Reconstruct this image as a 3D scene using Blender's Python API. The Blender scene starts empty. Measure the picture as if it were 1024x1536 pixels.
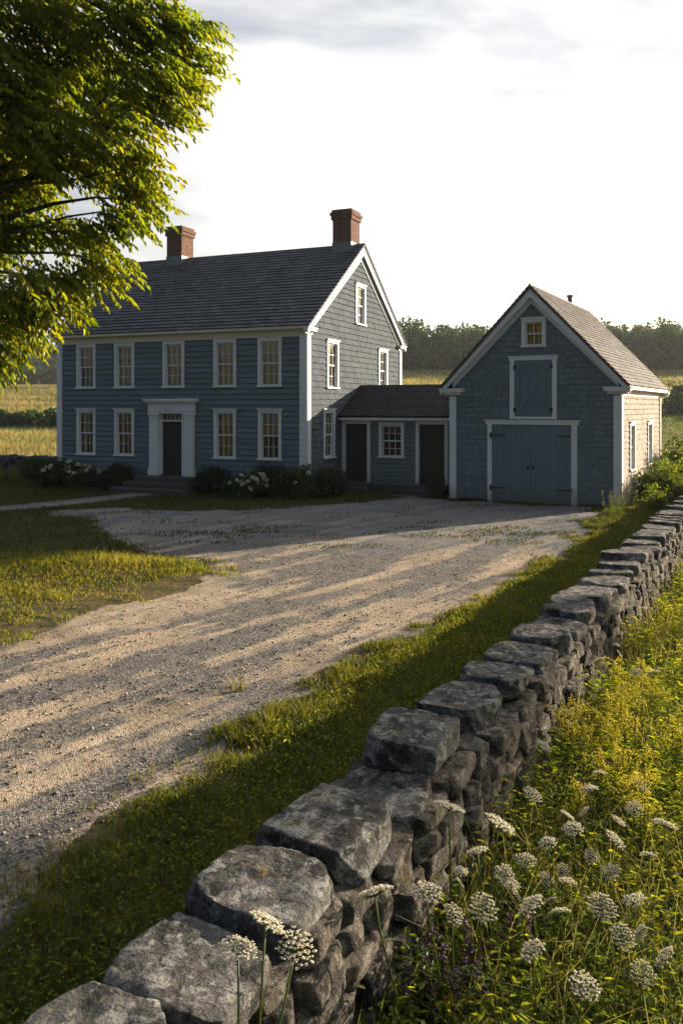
import bpy, math, random
import numpy as np
from mathutils import Vector, Matrix
random.seed(7); RNG = np.random.default_rng(11)
sc = bpy.context.scene
COL = sc.collection
R = math.radians
CZ = 2.9; FPX = 1252.0; HOR = 610.0; PCX = 512.0

# ------------------------------------------------------------------ noise
def _hash(ix, iy, iz, seed):
    h = (ix.astype(np.int64)*374761393 + iy.astype(np.int64)*668265263 + iz.astype(np.int64)*2147483647 + seed*1274126177) & 0xffffffff
    h = ((h ^ (h >> 13))*1274126177) & 0xffffffff
    h = ((h ^ (h >> 16))*2246822519) & 0xffffffff
    return ((h ^ (h >> 15)) & 0xffffff)/float(0xffffff)
def vnoise(p, seed=0):
    p = np.asarray(p, float); i = np.floor(p).astype(np.int64); f = p - i; f = f*f*(3-2*f)
    out = 0
    for dx in (0, 1):
        wx = f[:, 0] if dx else 1-f[:, 0]
        for dy in (0, 1):
            wy = f[:, 1] if dy else 1-f[:, 1]
            for dz in (0, 1):
                wz = f[:, 2] if dz else 1-f[:, 2]
                out = out + wx*wy*wz*_hash(i[:, 0]+dx, i[:, 1]+dy, i[:, 2]+dz, seed)
    return out*2-1
def fbm(p, octv=4, seed=0):
    a = 1.0; s = 0; t = 0; p = np.asarray(p, float)
    for k in range(octv):
        s = s + a*vnoise(p*(2.03**k) + 17.3*k, seed+k); t += a; a *= .5
    return s/t
def n2(x, y, sc_=1.0, octv=3, seed=0):
    x = np.asarray(x, float).ravel(); y = np.asarray(y, float).ravel()
    return fbm(np.stack([x*sc_, y*sc_, np.full_like(x, .37+seed)], 1), octv, seed)

# ------------------------------------------------------------------ objects
def tag(o, label=None, cat=None, group=None, kind=None):
    if label: o['label'] = label
    if cat: o['category'] = cat
    if group: o['group'] = group
    if kind: o['kind'] = kind
    return o
def empty(name, loc, rz=0.0):
    o = bpy.data.objects.new(name, None); COL.objects.link(o)
    o.location = loc; o.rotation_euler = (0, 0, rz); o.empty_display_size = .3
    return o
def link_mesh(name, me, mat, parent=None, smooth=False):
    if mat: me.materials.append(mat)
    if smooth:
        me.polygons.foreach_set('use_smooth', np.ones(len(me.polygons), bool))
    o = bpy.data.objects.new(name, me); COL.objects.link(o)
    if parent: o.parent = parent
    return o
def np_mesh(name, V, F, mat, parent=None, smooth=False):
    """V (n,3), F (m,k) uniform polygons"""
    V = np.asarray(V, np.float32); F = np.asarray(F, np.int32)
    me = bpy.data.meshes.new(name); k = F.shape[1]
    me.vertices.add(len(V)); me.vertices.foreach_set('co', V.ravel())
    me.loops.add(F.size); me.loops.foreach_set('vertex_index', F.ravel())
    me.polygons.add(len(F)); me.polygons.foreach_set('loop_start', np.arange(0, F.size, k, dtype=np.int32))
    me.polygons.foreach_set('loop_total', np.full(len(F), k, np.int32))
    me.update(calc_edges=True)
    return link_mesh(name, me, mat, parent, smooth)
def copy_tree(o, parent=None):
    c = o.copy(); COL.objects.link(c)
    if parent: c.parent = parent
    for ch in list(o.children): copy_tree(ch, c)
    return c

class Fr:   # a frame on a flat surface: u along, v up, d outwards
    def __init__(s, O, U, V, N):
        s.O, s.U, s.V, s.N = Vector(O), Vector(U).normalized(), Vector(V).normalized(), Vector(N).normalized()
    def p(s, u, v, d): return s.O + s.U*u + s.V*v + s.N*d
class MB:
    def __init__(s): s.v = []; s.f = []
    def add(s, vs, fs):
        b = len(s.v); s.v += [tuple(x) for x in vs]; s.f += [tuple(b+i for i in f) for f in fs]
    def box(s, x0, x1, y0, y1, z0, z1):
        s.add([(x0,y0,z0),(x1,y0,z0),(x1,y1,z0),(x0,y1,z0),(x0,y0,z1),(x1,y0,z1),(x1,y1,z1),(x0,y1,z1)],
              [(0,3,2,1),(4,5,6,7),(0,1,5,4),(1,2,6,5),(2,3,7,6),(3,0,4,7)])
    def fbox(s, F, u0, u1, v0, v1, d0, d1):
        s.add([F.p(u0,v0,d0),F.p(u1,v0,d0),F.p(u1,v1,d0),F.p(u0,v1,d0),F.p(u0,v0,d1),F.p(u1,v0,d1),F.p(u1,v1,d1),F.p(u0,v1,d1)],
              [(0,3,2,1),(4,5,6,7),(0,1,5,4),(1,2,6,5),(2,3,7,6),(3,0,4,7)])
    def fprism(s, F, poly, d0, d1):
        n = len(poly)
        s.add([F.p(u,v,d0) for u,v in poly]+[F.p(u,v,d1) for u,v in poly],
              [tuple(range(n-1,-1,-1)), tuple(range(n,2*n))]+[(i,(i+1)%n,n+(i+1)%n,n+i) for i in range(n)])
    def tube(s, pts, rad, n=8, cap=True):
        pts = [Vector(p) for p in pts]; b = len(s.v); m = len(pts)
        for i, p in enumerate(pts):
            t = (pts[min(i+1, m-1)]-pts[max(i-1, 0)]).normalized()
            a = t.orthogonal() if i == 0 else (a0 - t*a0.dot(t))
            a = a.normalized(); a0 = a; c = t.cross(a)
            r = rad[i] if hasattr(rad, '__len__') else rad
            for k in range(n):
                w = 2*math.pi*k/n; s.v.append(tuple(p+(a*math.cos(w)+c*math.sin(w))*r))
        for i in range(m-1):
            for k in range(n):
                s.f.append((b+i*n+k, b+i*n+(k+1)%n, b+(i+1)*n+(k+1)%n, b+(i+1)*n+k))
        if cap:
            s.f.append(tuple(b+k for k in range(n-1,-1,-1))); s.f.append(tuple(b+(m-1)*n+k for k in range(n)))
    def build(s, name, mat, parent=None, smooth=False, bevel=0):
        me = bpy.data.meshes.new(name); me.from_pydata(s.v, [], s.f); me.update()
        o = link_mesh(name, me, mat, parent, smooth)
        if bevel:
            m = o.modifiers.new('bevel', 'BEVEL'); m.width = bevel; m.segments = 1; m.limit_method = 'ANGLE'
        return o

# ------------------------------------------------------------------ materials
class NT:
    def __init__(s, name):
        s.m = bpy.data.materials.new(name); s.m.use_nodes = True; s.t = s.m.node_tree; s.t.nodes.clear()
        s.out = s.n('ShaderNodeOutputMaterial')
    def n(s, ty, **kw):
        x = s.t.nodes.new(ty)
        for k, v in kw.items(): setattr(x, k, v)
        return x
    def l(s, a, b): s.t.links.new(a, b)
    def inp(s, node, key, val):
        if hasattr(val, 'is_output') or isinstance(val, bpy.types.NodeSocket): s.l(val, node.inputs[key])
        else: node.inputs[key].default_value = val
    def obj(s): return s.n('ShaderNodeTexCoord').outputs['Object']
    def pos(s): return s.n('ShaderNodeNewGeometry').outputs['Position']
    def island(s): return s.n('ShaderNodeNewGeometry').outputs['Random Per Island']
    def mapping(s, v, scale=(1,1,1), rot=(0,0,0), loc=(0,0,0)):
        m = s.n('ShaderNodeMapping'); s.l(v, m.inputs[0]); m.inputs['Scale'].default_value = scale
        m.inputs['Rotation'].default_value = rot; m.inputs['Location'].default_value = loc; return m.outputs[0]
    def noise(s, v, scale, detail=4, rough=.55, dist=0, out='Fac'):
        x = s.n('ShaderNodeTexNoise'); s.l(v, x.inputs['Vector']); x.inputs['Scale'].default_value = scale
        x.inputs['Detail'].default_value = detail; x.inputs['Roughness'].default_value = rough; x.inputs['Distortion'].default_value = dist
        return x.outputs[out]
    def voro(s, v, scale, feature='F1', out='Distance', rnd=1):
        x = s.n('ShaderNodeTexVoronoi', feature=feature); s.l(v, x.inputs['Vector']); x.inputs['Scale'].default_value = scale
        x.inputs['Randomness'].default_value = rnd
        return x.outputs[out]
    def ramp(s, fac, stops, interp='LINEAR'):
        x = s.n('ShaderNodeValToRGB'); s.l(fac, x.inputs[0]); cr = x.color_ramp; cr.interpolation = interp
        while len(cr.elements) < len(stops): cr.elements.new(.5)
        for e, (p, c) in zip(cr.elements, stops):
            e.position = p; e.color = (*c, 1) if len(c) == 3 else c
        return x.outputs[0]
    def step(s, fac, a, b):
        x = s.n('ShaderNodeMapRange', clamp=True, interpolation_type='SMOOTHSTEP'); s.l(fac, x.inputs[0]); x.inputs[1].default_value = a; x.inputs[2].default_value = b
        return x.outputs[0]
    def mix(s, fac, a, b, blend='MIX'):
        x = s.n('ShaderNodeMix', data_type='RGBA', blend_type=blend)
        for idx, val in ((0, fac), (6, a), (7, b)):
            if isinstance(val, bpy.types.NodeSocket): s.l(val, x.inputs[idx])
            else: x.inputs[idx].default_value = val if idx == 0 else ((*val, 1) if len(val) == 3 else val)
        return x.outputs[2]
    def math(s, op, a, b=0.0):
        x = s.n('ShaderNodeMath', operation=op)
        for i, val in ((0, a), (1, b)):
            if isinstance(val, bpy.types.NodeSocket): s.l(val, x.inputs[i])
            else: x.inputs[i].default_value = val
        return x.outputs[0]
    def sep(s, v):
        x = s.n('ShaderNodeSeparateXYZ'); s.l(v, x.inputs[0]); return x.outputs
    def bump(s, h, strength=.5, dist=.02, normal=None):
        x = s.n('ShaderNodeBump'); s.l(h, x.inputs['Height']); x.inputs['Strength'].default_value = strength; x.inputs['Distance'].default_value = dist
        if normal is not None: s.l(normal, x.inputs['Normal'])
        return x.outputs[0]
    def princ(s, color, rough=.7, normal=None, metal=0, spec=.3):
        x = s.n('ShaderNodeBsdfPrincipled'); spec = min(spec, .3) if rough > .6 else spec; s.inp(x, 'Base Color', color if isinstance(color, bpy.types.NodeSocket) else (*color, 1))
        s.inp(x, 'Roughness', rough); x.inputs['Metallic'].default_value = metal; x.inputs['Specular IOR Level'].default_value = spec
        if normal is not None: s.l(normal, x.inputs['Normal'])
        return x.outputs[0]
    def done(s, sh): s.l(sh, s.out.inputs['Surface']); return s.m

def mat_paint(name, c, var=.25, rough=.65, grain=True, spec=.25, dirt=.35):
    t = NT(name); o = t.obj(); isl = t.island()
    n1 = t.noise(o, 1.3, 5, .6); n2_ = t.noise(t.mapping(o, (30, 30, 3)), 1, 4)
    base = t.mix(t.math('MULTIPLY', isl, var*2), c, tuple(x*.62 for x in c))
    base = t.mix(t.math('MULTIPLY', t.step(n1, .45, .75), dirt), base, tuple(x*.6+.02 for x in c))
    base = t.mix(t.math('MULTIPLY', t.step(n2_, .55, .8), .25), base, tuple(min(1, x*1.35+.02) for x in c))
    low = t.math('MULTIPLY', t.step(t.math('ADD', t.sep(o)[2], t.math('MULTIPLY', n1, .5)), .85, .25), .55)
    base = t.mix(low, base, (.075, .072, .062))          # splashed soil low on the boards
    return t.done(t.princ(base, rough, t.bump(n2_, .25, .004) if grain else None, 0, spec))
def mat_flat(name, c, rough=.6, metal=0, spec=.3, nscale=8, amt=.3):
    t = NT(name); n = t.noise(t.obj(), nscale, 4)
    return t.done(t.princ(t.mix(t.math('MULTIPLY', n, amt*2), c, tuple(x*.6 for x in c)), rough, t.bump(n, .15, .01), metal, spec))
def mat_leaf(name, cols, trans, tw=.45, rough=.5, gloss=.06, nscale=.6, iw=.7, stretch=None):
    """cols: colour ramp over leaves; trans: tint of the light that passes through"""
    t = NT(name); isl = t.island(); n = t.noise(t.mapping(t.obj(), stretch) if stretch else t.obj(), nscale, 3)
    k = t.math('ADD', t.math('MULTIPLY', isl, iw), t.math('MULTIPLY', t.step(n, .34, .66), 1-iw))
    c = t.ramp(k, [(i/(len(cols)-1), x) for i, x in enumerate(cols)])
    d = t.n('ShaderNodeBsdfDiffuse'); t.l(c, d.inputs[0])
    tr = t.n('ShaderNodeBsdfTranslucent'); t.l(t.mix(1.0, c, trans, 'MULTIPLY'), tr.inputs[0])
    m = t.n('ShaderNodeMixShader'); m.inputs[0].default_value = tw; t.l(d.outputs[0], m.inputs[1]); t.l(tr.outputs[0], m.inputs[2])
    g = t.n('ShaderNodeBsdfGlossy'); g.inputs['Roughness'].default_value = rough; g.inputs[0].default_value = (1, 1, 1, 1)
    m2 = t.n('ShaderNodeMixShader'); m2.inputs[0].default_value = gloss*.45; t.l(m.outputs[0], m2.inputs[1]); t.l(g.outputs[0], m2.inputs[2])
    return t.done(m2.outputs[0])
def mat_roof(name, c1, c2):
    t = NT(name); o = t.obj(); isl = t.island(); n = t.noise(o, 2.2, 5, .65); n3 = t.noise(o, 60, 3)
    b = t.mix(isl, c1, c2); b = t.mix(t.math('MULTIPLY', t.step(n, .5, .75), .45), b, tuple(x*1.5+.01 for x in c2))
    b = t.mix(t.math('MULTIPLY', t.step(t.noise(o, .9, 4), .55, .7), .3), b, (.035, .04, .03))
    return t.done(t.princ(b, .75, t.bump(n3, .35, .004), 0, .25))
def mat_brick():
    t = NT('red_brick'); o = t.obj()
    s = t.sep(o); u = t.math('ADD', s[0], s[1])
    cb = t.n('ShaderNodeCombineXYZ'); t.l(u, cb.inputs[0]); t.l(s[2], cb.inputs[1])
    b = t.n('ShaderNodeTexBrick'); t.l(cb.outputs[0], b.inputs['Vector'])
    b.inputs['Scale'].default_value = 1; b.inputs['Brick Width'].default_value = .215; b.inputs['Row Height'].default_value = .075
    b.inputs['Mortar Size'].default_value = .009; b.inputs['Mortar Smooth'].default_value = .2
    b.inputs['Color1'].default_value = (.155, .070, .045, 1); b.inputs['Color2'].default_value = (.085, .036, .027, 1); b.inputs['Mortar'].default_value = (.22, .18, .15, 1)
    n = t.noise(o, 5, 5)
    c = t.mix(t.math('MULTIPLY', t.step(n, .5, .8), .6), b.outputs['Color'], (.06, .035, .03))
    h = t.math('ADD', t.math('MULTIPLY', b.outputs['Fac'], -1), t.math('MULTIPLY', t.noise(o, 60, 3), .3))
    return t.done(t.princ(c, .9, t.bump(h, .7, .012), 0, .1))
def mat_stone(name, lo, mid, hi, sc_=1.0, lichen=.6):
    t = NT(name); o = t.obj(); rnd = t.n('ShaderNodeObjectInfo').outputs['Random']
    ad = t.n('ShaderNodeVectorMath', operation='ADD'); t.l(o, ad.inputs[0])
    cb = t.n('ShaderNodeCombineXYZ'); r9 = t.math('MULTIPLY', rnd, 37.0); isl = t.math('MULTIPLY', t.island(), 23.0)
    t.l(r9, cb.inputs[0]); t.l(isl, cb.inputs[1]); t.l(r9, cb.inputs[2]); t.l(cb.outputs[0], ad.inputs[1]); v = ad.outputs[0]
    big = t.noise(v, 4*sc_, 6, .62, .5); med = t.noise(v, 11*sc_, 7, .68, .3); fine = t.noise(v, 75*sc_, 4, .7)
    c = t.ramp(big, [(.40, lo), (.5, mid), (.60, tuple(x*1.25 for x in mid))])
    c = t.mix(t.math('MULTIPLY', t.step(med, .515, .575), lichen), c, hi)                      # pale lichen
    l2 = t.noise(t.mapping(v, loc=(7, 3, 1)), 6*sc_, 7, .72, .4)
    c = t.mix(t.math('MULTIPLY', t.step(l2, .53, .58), .8), c, tuple(x*.42 for x in lo))       # black lichen
    l3 = t.noise(t.mapping(v, loc=(2, 9, 4)), 6*sc_, 6, .7)
    c = t.mix(t.math('MULTIPLY', t.step(l3, .60, .66), .55), c, (.17, .13, .05))               # ochre lichen
    c = t.mix(.4, c, t.mix(1.0, c, t.ramp(fine, [(.35, (.35, .35, .35)), (.5, (1, 1, 1)), (.68, (2.0, 2.0, 1.9))]), 'MULTIPLY'))
    pit = t.voro(v, 26*sc_)
    h = t.math('ADD', t.math('ADD', t.math('MULTIPLY', med, 2.2), t.math('MULTIPLY', fine, .35)), t.math('MULTIPLY', pit, .3))
    return t.done(t.princ(c, .95, t.bump(h, .9, .045), 0, .08))
def mat_gravel():
    t = NT('gravel_dirt'); p = t.pos()
    along = t.mapping(p, (1, 1, 1), (0, 0, -R(51.5)))          # x now runs with the wheel tracks
    st = t.mapping(along, (.12, .95, 1))
    track = t.noise(st, 1.6, 4, .55); patch = t.noise(p, .9, 5, .6); fine = t.noise(p, 120, 3, .6)
    peb = t.n('ShaderNodeTexVoronoi'); t.l(p, peb.inputs['Vector']); peb.inputs['Scale'].default_value = 85
    pebc = t.sep(peb.outputs['Color'])[0]
    peb2 = t.n('ShaderNodeTexVoronoi'); t.l(p, peb2.inputs['Vector']); peb2.inputs['Scale'].default_value = 24
    sand = t.ramp(patch, [(.3, (.25, .205, .155)), (.7, (.54, .435, .32))])
    grey = t.ramp(pebc, [(0, (.05, .05, .052)), (.5, (.14, .134, .128)), (1, (.32, .295, .265))])
    f = t.step(t.math('ADD', t.math('MULTIPLY', track, .75), t.math('MULTIPLY', patch, .35)), .495, .575)
    c = t.mix(f, sand, grey)
    dk = t.step(t.noise(p, 7, 5, .75), .52, .66)
    c = t.mix(t.math('MULTIPLY', dk, t.math('ADD', .25, t.math('MULTIPLY', f, .6))), c, (.065, .06, .055))
    c = t.mix(t.math('MULTIPLY', t.step(pebc, .75, .95), .35), c, (.33, .30, .27))
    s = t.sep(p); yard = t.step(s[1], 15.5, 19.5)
    c = t.mix(t.math('MULTIPLY', yard, .7), c, t.mix(t.step(patch, .35, .65), (.11, .13, .148), (.185, .20, .215)))  # cool building shade painted into the yard gravel
    h = t.math('ADD', t.math('MULTIPLY', peb.outputs['Distance'], -1.0), t.math('ADD', t.math('MULTIPLY', peb2.outputs['Distance'], -.9), t.math('MULTIPLY', fine, .4)))
    h = t.math('ADD', h, t.math('MULTIPLY', t.noise(p, 9, 4, .6), 1.6))
    return t.done(t.princ(c, .95, t.bump(h, .75, .026), 0, .1))
def mat_ground():
    t = NT('ground_soil'); p = t.pos(); s = t.sep(p)
    a = t.noise(p, .8, 5, .6); b = t.noise(p, 14, 5, .7); big = t.noise(t.mapping(p, (.35, 1.3, 1)), .05, 5, .6)
    lawn = t.mix(t.step(a, .4, .65), (.030, .042, .012), (.060, .058, .022))
    lawn = t.mix(t.math('MULTIPLY', t.step(b, .42, .62), .8), lawn, (.105, .078, .042))
    dry = t.math('MULTIPLY', t.step(s[1], 17.5, 14.5), t.step(t.noise(p, 2.3, 5, .7), .4, .6)); lawn = t.mix(t.math('MULTIPLY', dry, .75), lawn, (.15, .115, .06))
    mead = t.ramp(big, [(.34, (.075, .095, .025)), (.46, (.19, .15, .05)), (.58, (.26, .20, .075)), (.7, (.11, .12, .035))])
    mead = t.mix(t.math('MULTIPLY', t.step(t.noise(p, 1.2, 5, .7), .45, .7), .5), mead, (.10, .085, .035))
    far = t.step(s[1], 32, 40)
    c = t.mix(far, lawn, mead)
    return t.done(t.princ(c, .95, t.bump(b, .8, .05), 0, .05))
def mat_glass():
    t = NT('window_glass'); fr = t.n('ShaderNodeFresnel'); fr.inputs[0].default_value = 1.5
    n = t.noise(t.obj(), 2.5, 2); bp = t.bump(n, .12, .02)
    t.l(bp, fr.inputs['Normal'])
    g = t.n('ShaderNodeBsdfGlossy'); g.inputs['Roughness'].default_value = .03; t.l(bp, g.inputs['Normal'])
    tr = t.n('ShaderNodeBsdfTransparent'); tr.inputs[0].default_value = (.9, .92, .88, 1)
    m = t.n('ShaderNodeMixShader'); t.l(t.math('ADD', fr.outputs[0], .02), m.inputs[0]); t.l(tr.outputs[0], m.inputs[1]); t.l(g.outputs[0], m.inputs[2])
    return t.done(m.outputs[0])

M = {}
M['siding'] = mat_paint('blue_grey_siding', (.122, .172, .195), .26)
M['siding_side'] = mat_paint('blue_grey_shingle', (.106, .126, .148), .3, .9, True, .04)
M['barn_front'] = mat_paint('barn_blue_siding', (.120, .170, .196), .28)
M['barn_side'] = mat_paint('pale_warm_shingle', (.40, .36, .315), .3, .9, True, .04)  # side wall shingles paler and warmer than the barn front
M['door_blue'] = mat_paint('blue_door_boards', (.108, .170, .200), .14)
M['white'] = mat_paint('white_trim_paint', (.60, .62, .63), .05, .55, True, .3, .3)
M['cream'] = mat_paint('cream_trim_paint', (.56, .51, .40), .05, .55, True, .3, .3)
M['roof'] = mat_roof('slate_shingles', (.042, .052, .064), (.085, .10, .118))
M['roof_wing'] = mat_roof('dark_shingles', (.016, .018, .024), (.034, .037, .045))
M['roof_barn'] = mat_roof('weathered_shingle_roof', (.046, .044, .045), (.098, .09, .086))
M['brick'] = mat_brick()
M['lead'] = mat_flat('lead_flashing', (.16, .18, .20), .5, .3)
M['darkdoor'] = mat_flat('dark_door_paint', (.022, .022, .022), .45)
M['greendoor'] = mat_flat('dark_green_door_paint', (.018, .028, .028), .5)
M['darkwood'] = mat_flat('old_dark_wood', (.045, .04, .036), .8)
M['iron'] = mat_flat('black_iron', (.02, .02, .02), .38, .7, .5)
M['hinge_glint'] = mat_flat('glint_bright_iron', (.55, .50, .42), .22, 1.0, .5)  # bright metal stands in for sun glints on the right-hand hinges
M['gap_shade_backing'] = mat_flat('gap_shade_dark', (.012, .014, .016), .9)  # near-black sheet stands in for shadow in the gaps between courses
M['granite'] = mat_flat('granite_step', (.085, .085, .085), .9, 0, .1, 9, .4)
M['stone'] = mat_stone('field_stone', (.062, .062, .062), (.115, .113, .110), (.33, .335, .325), 1, .62)
M['stone_face'] = mat_stone('field_stone_face', (.060, .056, .050), (.130, .118, .102), (.28, .26, .225), 1.2, .55)
M['core'] = mat_flat('light_block_fill', (.03, .028, .025), .95)
M['curtain'] = mat_flat('amber_glow_curtain', (.72, .50, .19), .9, 0, .05, 4, .48)  # amber mottle of the window glow put into the curtain colour
M['darkroom'] = mat_flat('dim_plaster_interior', (.28, .22, .14), .9)
M['glass'] = mat_glass()
M['gravel'] = mat_gravel(); M['ground'] = mat_ground()
M['pebble'] = mat_flat('loose_pebbles', (.19, .175, .16), .9, 0, .1, 3, .4)
t = NT('loose_stones'); M['pebble'] = t.done(t.princ(t.ramp(t.island(), [(0, (.06, .06, .06)), (.55, (.20, .18, .16)), (1, (.42, .36, .30))]), .9, None, 0, .1))
M['bark'] = mat_stone('bark', (.035, .028, .02), (.075, .06, .045), (.12, .11, .09), .6, .4)
M['tree_leaf'] = mat_leaf('tree_leaf', [(.034, .062, .008), (.070, .110, .012), (.125, .152, .016), (.19, .185, .02)], (2.5, 2.2, .5), .6, .4, .05, .8)
M['shrub_leaf'] = mat_leaf('shrub_leaf', [(.018, .034, .012), (.035, .060, .018), (.055, .085, .025)], (1.4, 1.4, .6), .3)
M['dark_leaf'] = mat_leaf('dark_shrub_leaf', [(.012, .022, .010), (.022, .036, .013), (.038, .052, .018)], (1.4, 1.4, .6), .25)
M['bright_leaf'] = mat_leaf('bright_shrub_leaf', [(.045, .075, .012), (.09, .125, .02), (.16, .18, .03)], (1.8, 1.7, .6), .5)
M['wood_leaf'] = mat_leaf('woodland_leaf', [(.028, .062, .030), (.046, .088, .036), (.076, .116, .046)], (1.4, 1.4, .6), .2, .6, .02, .05)
M['weed_leaf'] = mat_leaf('weed_leaf', [(.035, .065, .010), (.075, .115, .015), (.14, .17, .022), (.25, .23, .035)], (2.5, 2.3, .5), .6, .75, .03, 1.5)
M['grass'] = mat_leaf('verge_grass', [(.040, .060, .012), (.070, .092, .016), (.105, .115, .022), (.20, .17, .05)], (1.8, 1.6, .5), .5, .5, .04, 1.2)
M['dry_grass'] = mat_leaf('dry_grass', [(.075, .095, .014), (.14, .145, .022), (.20, .18, .035), (.30, .24, .10)], (1.6, 1.6, .5), .5, .5, .03, .9)
M['lawn'] = mat_leaf('lawn_grass', [(.028, .042, .010), (.048, .062, .014), (.085, .085, .025)], (1.5, 1.4, .5), .4, .5, .02, .7)
M['meadow'] = mat_leaf('meadow_grass', [(.085, .11, .035), (.165, .16, .068), (.255, .22, .105), (.33, .28, .15)], (1.3, 1.25, .7), .55, .6, .02, .06, .35, (.4, 1.5, 1))
M['meadow_green'] = mat_leaf('green_meadow_grass', [(.055, .085, .03), (.09, .125, .045), (.15, .165, .06)], (1.2, 1.25, .7), .4, .6, .02, .06, .5)
M['stem'] = mat_leaf('green_stem', [(.07, .10, .02), (.11, .14, .03)], (1.6, 1.5, .5), .4)
M['umbel'] = mat_leaf('white_floret', [(.70, .68, .58), (.84, .82, .72)], (1.1, 1.05, .9), .5)
M['hydrangea'] = mat_leaf('hydrangea_floret', [(.38, .44, .27), (.58, .60, .46), (.70, .70, .60)], (1.1, 1.1, .9), .3)
M['yellow'] = mat_leaf('yellow_floret', [(.55, .47, .015), (.74, .66, .02), (.85, .78, .05)], (1.1, 1.1, .6), .4)
M['seed'] = mat_leaf('pale_seed_head', [(.22, .24, .06), (.34, .33, .10)], (1.4, 1.3, .7), .5)
M['purple'] = mat_leaf('purple_floret', [(.12, .06, .13), (.20, .105, .20)], (1.3, 1.1, 1.2), .4)

# ------------------------------------------------------------------ terrain
AX = np.array([.475, .880]); NRM = np.array([.880, -.475])     # along the near stone wall / its right-hand normal
W0 = np.array([-1.076, 2.0])
def wall_pt(t, off=0.0):
    p = W0 + AX*t + NRM*off; return float(p[0]), float(p[1])
def wall_off(x, y): return (x-W0[0])*NRM[0] + (y-W0[1])*NRM[1]
DRIVE = [(-5.5,-4),(-3.4,1.5),(-1.95,4.6),(-1.0,7.0),(.37,9.7),(2.0,12.2),(4.4,16.4),(6.25,20.5),(6.9,22.9),(7.2,24.0),(6.2,24.55),(4.4,25.55),(3.4,26.0),
         (2.9,26.6),(2.55,27.6),(1.7,27.5),(1.55,26.4),(.6,25.3),(-1.5,23.9),(-3.8,23.1),(-6.6,23.8),(-7.9,23.6),(-8.2,22.9),(-7.2,22.0),(-6.3,21.2),(-5.6,19.4),(-4.5,17.6),
         (-3.6,16.2),(-2.2,15.3),(-2.36,14.0),(-3.0,12.4),(-3.9,10.9),(-5.0,9.0),(-7.2,6),(-9.6,2),(-12.5,-4)]
PATH = [(-6.3,28.6),(-5.4,28.3),(-6.2,27.2),(-7.4,25.4),(-8.6,23.9),(-10.6,22.5),(-11.3,23.1),(-9.4,24.7),(-8.3,26.3),(-7.2,27.8)]
def sdist(poly, x, y):
    x = np.asarray(x, float); y = np.asarray(y, float); best = np.full(x.shape, 1e9); ins = np.zeros(x.shape, bool); n = len(poly)
    for i in range(n):
        x0, y0 = poly[i]; x1, y1 = poly[(i+1) % n]; ex, ey = x1-x0, y1-y0
        tt = np.clip(((x-x0)*ex+(y-y0)*ey)/(ex*ex+ey*ey), 0, 1)
        best = np.minimum(best, np.hypot(x-x0-tt*ex, y-y0-tt*ey))
        c = ((y0 > y) != (y1 > y)) & (x < ex*(y-y0)/(ey if abs(ey) > 1e-9 else 1e-9)+x0); ins ^= c
    return np.where(ins, best, -best)
def drive_d(x, y):
    return sdist(DRIVE, x, y) + n2(x, y, .9, 4, 5).reshape(np.shape(x))*.75
def smooth01(a): a = np.clip(a, 0, 1); return a*a*(3-2*a)
PL = ([-1e3, 45, 70, 95, 140, 190, 230, 300, 430, 700, 2000], [0, 0, .25, .75, 3.6, 7.8, 8.6, 11, 24, 30, 30])
PR = ([-1e3, 45, 70, 95, 150, 185, 240, 300, 430, 700, 2000], [0, 0, .6, 1.9, 8.0, 11.2, 14, 17, 24, 30, 30])
def gz_arr(x, y):
    x = np.asarray(x, float); y = np.asarray(y, float)
    def prof(P):
        return sum(np.interp(y+k, *P) for k in (-12, -6, 0, 6, 12))/5
    yy = np.maximum(y, 30); a = smooth01((x/yy+.32)/.42)
    z = prof(PL)*(1-a)+prof(PR)*a
    z = z + n2(x, y, .11, 2, 3).reshape(x.shape)*.07*np.clip((y-16)/20, 0, 3) + n2(x, y, .6, 3, 9).reshape(x.shape)*.02
    z = z + .20*np.exp(-(((x+4.6)/1.9)**2+((y-14.4)/1.1)**2)) + .10*np.exp(-(((x+6.5)/1.8)**2+((y-12.3)/1.3)**2))
    return z
def gz(x, y): return float(gz_arr(np.array([x]), np.array([y]))[0])

def axis(parts):
    out = []
    for a, b, st in parts: out += list(np.arange(a, b, st))
    return np.array(out + [parts[-1][1]])
gx = axis([(-640,-200,22),(-200,-60,7),(-60,-16,1.6),(-16,16,.25),(16,60,1.6),(60,200,7),(200,640,22)])
gy = axis([(-60,-4,2.0),(-4,36,.25),(36,70,1.2),(70,260,4),(260,860,20)])
X, Y = np.meshgrid(gx, gy); Z = gz_arr(X, Y)
dm = drive_d(X, Y); Z = Z - .06*smooth01(dm/.5) - .05*smooth01(sdist(PATH, X, Y)/.2)
nx, ny = len(gx), len(gy); idx = np.arange(nx*ny).reshape(ny, nx)
F = np.stack([idx[:-1,:-1].ravel(), idx[:-1,1:].ravel(), idx[1:,1:].ravel(), idx[1:,:-1].ravel()], 1)
g = np_mesh('ground', np.stack([X.ravel(), Y.ravel(), Z.ravel()], 1), F, M['ground'], None, True)
tag(g, 'grassy ground rising to golden hay fields behind the house', 'ground', None, 'structure')

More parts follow.
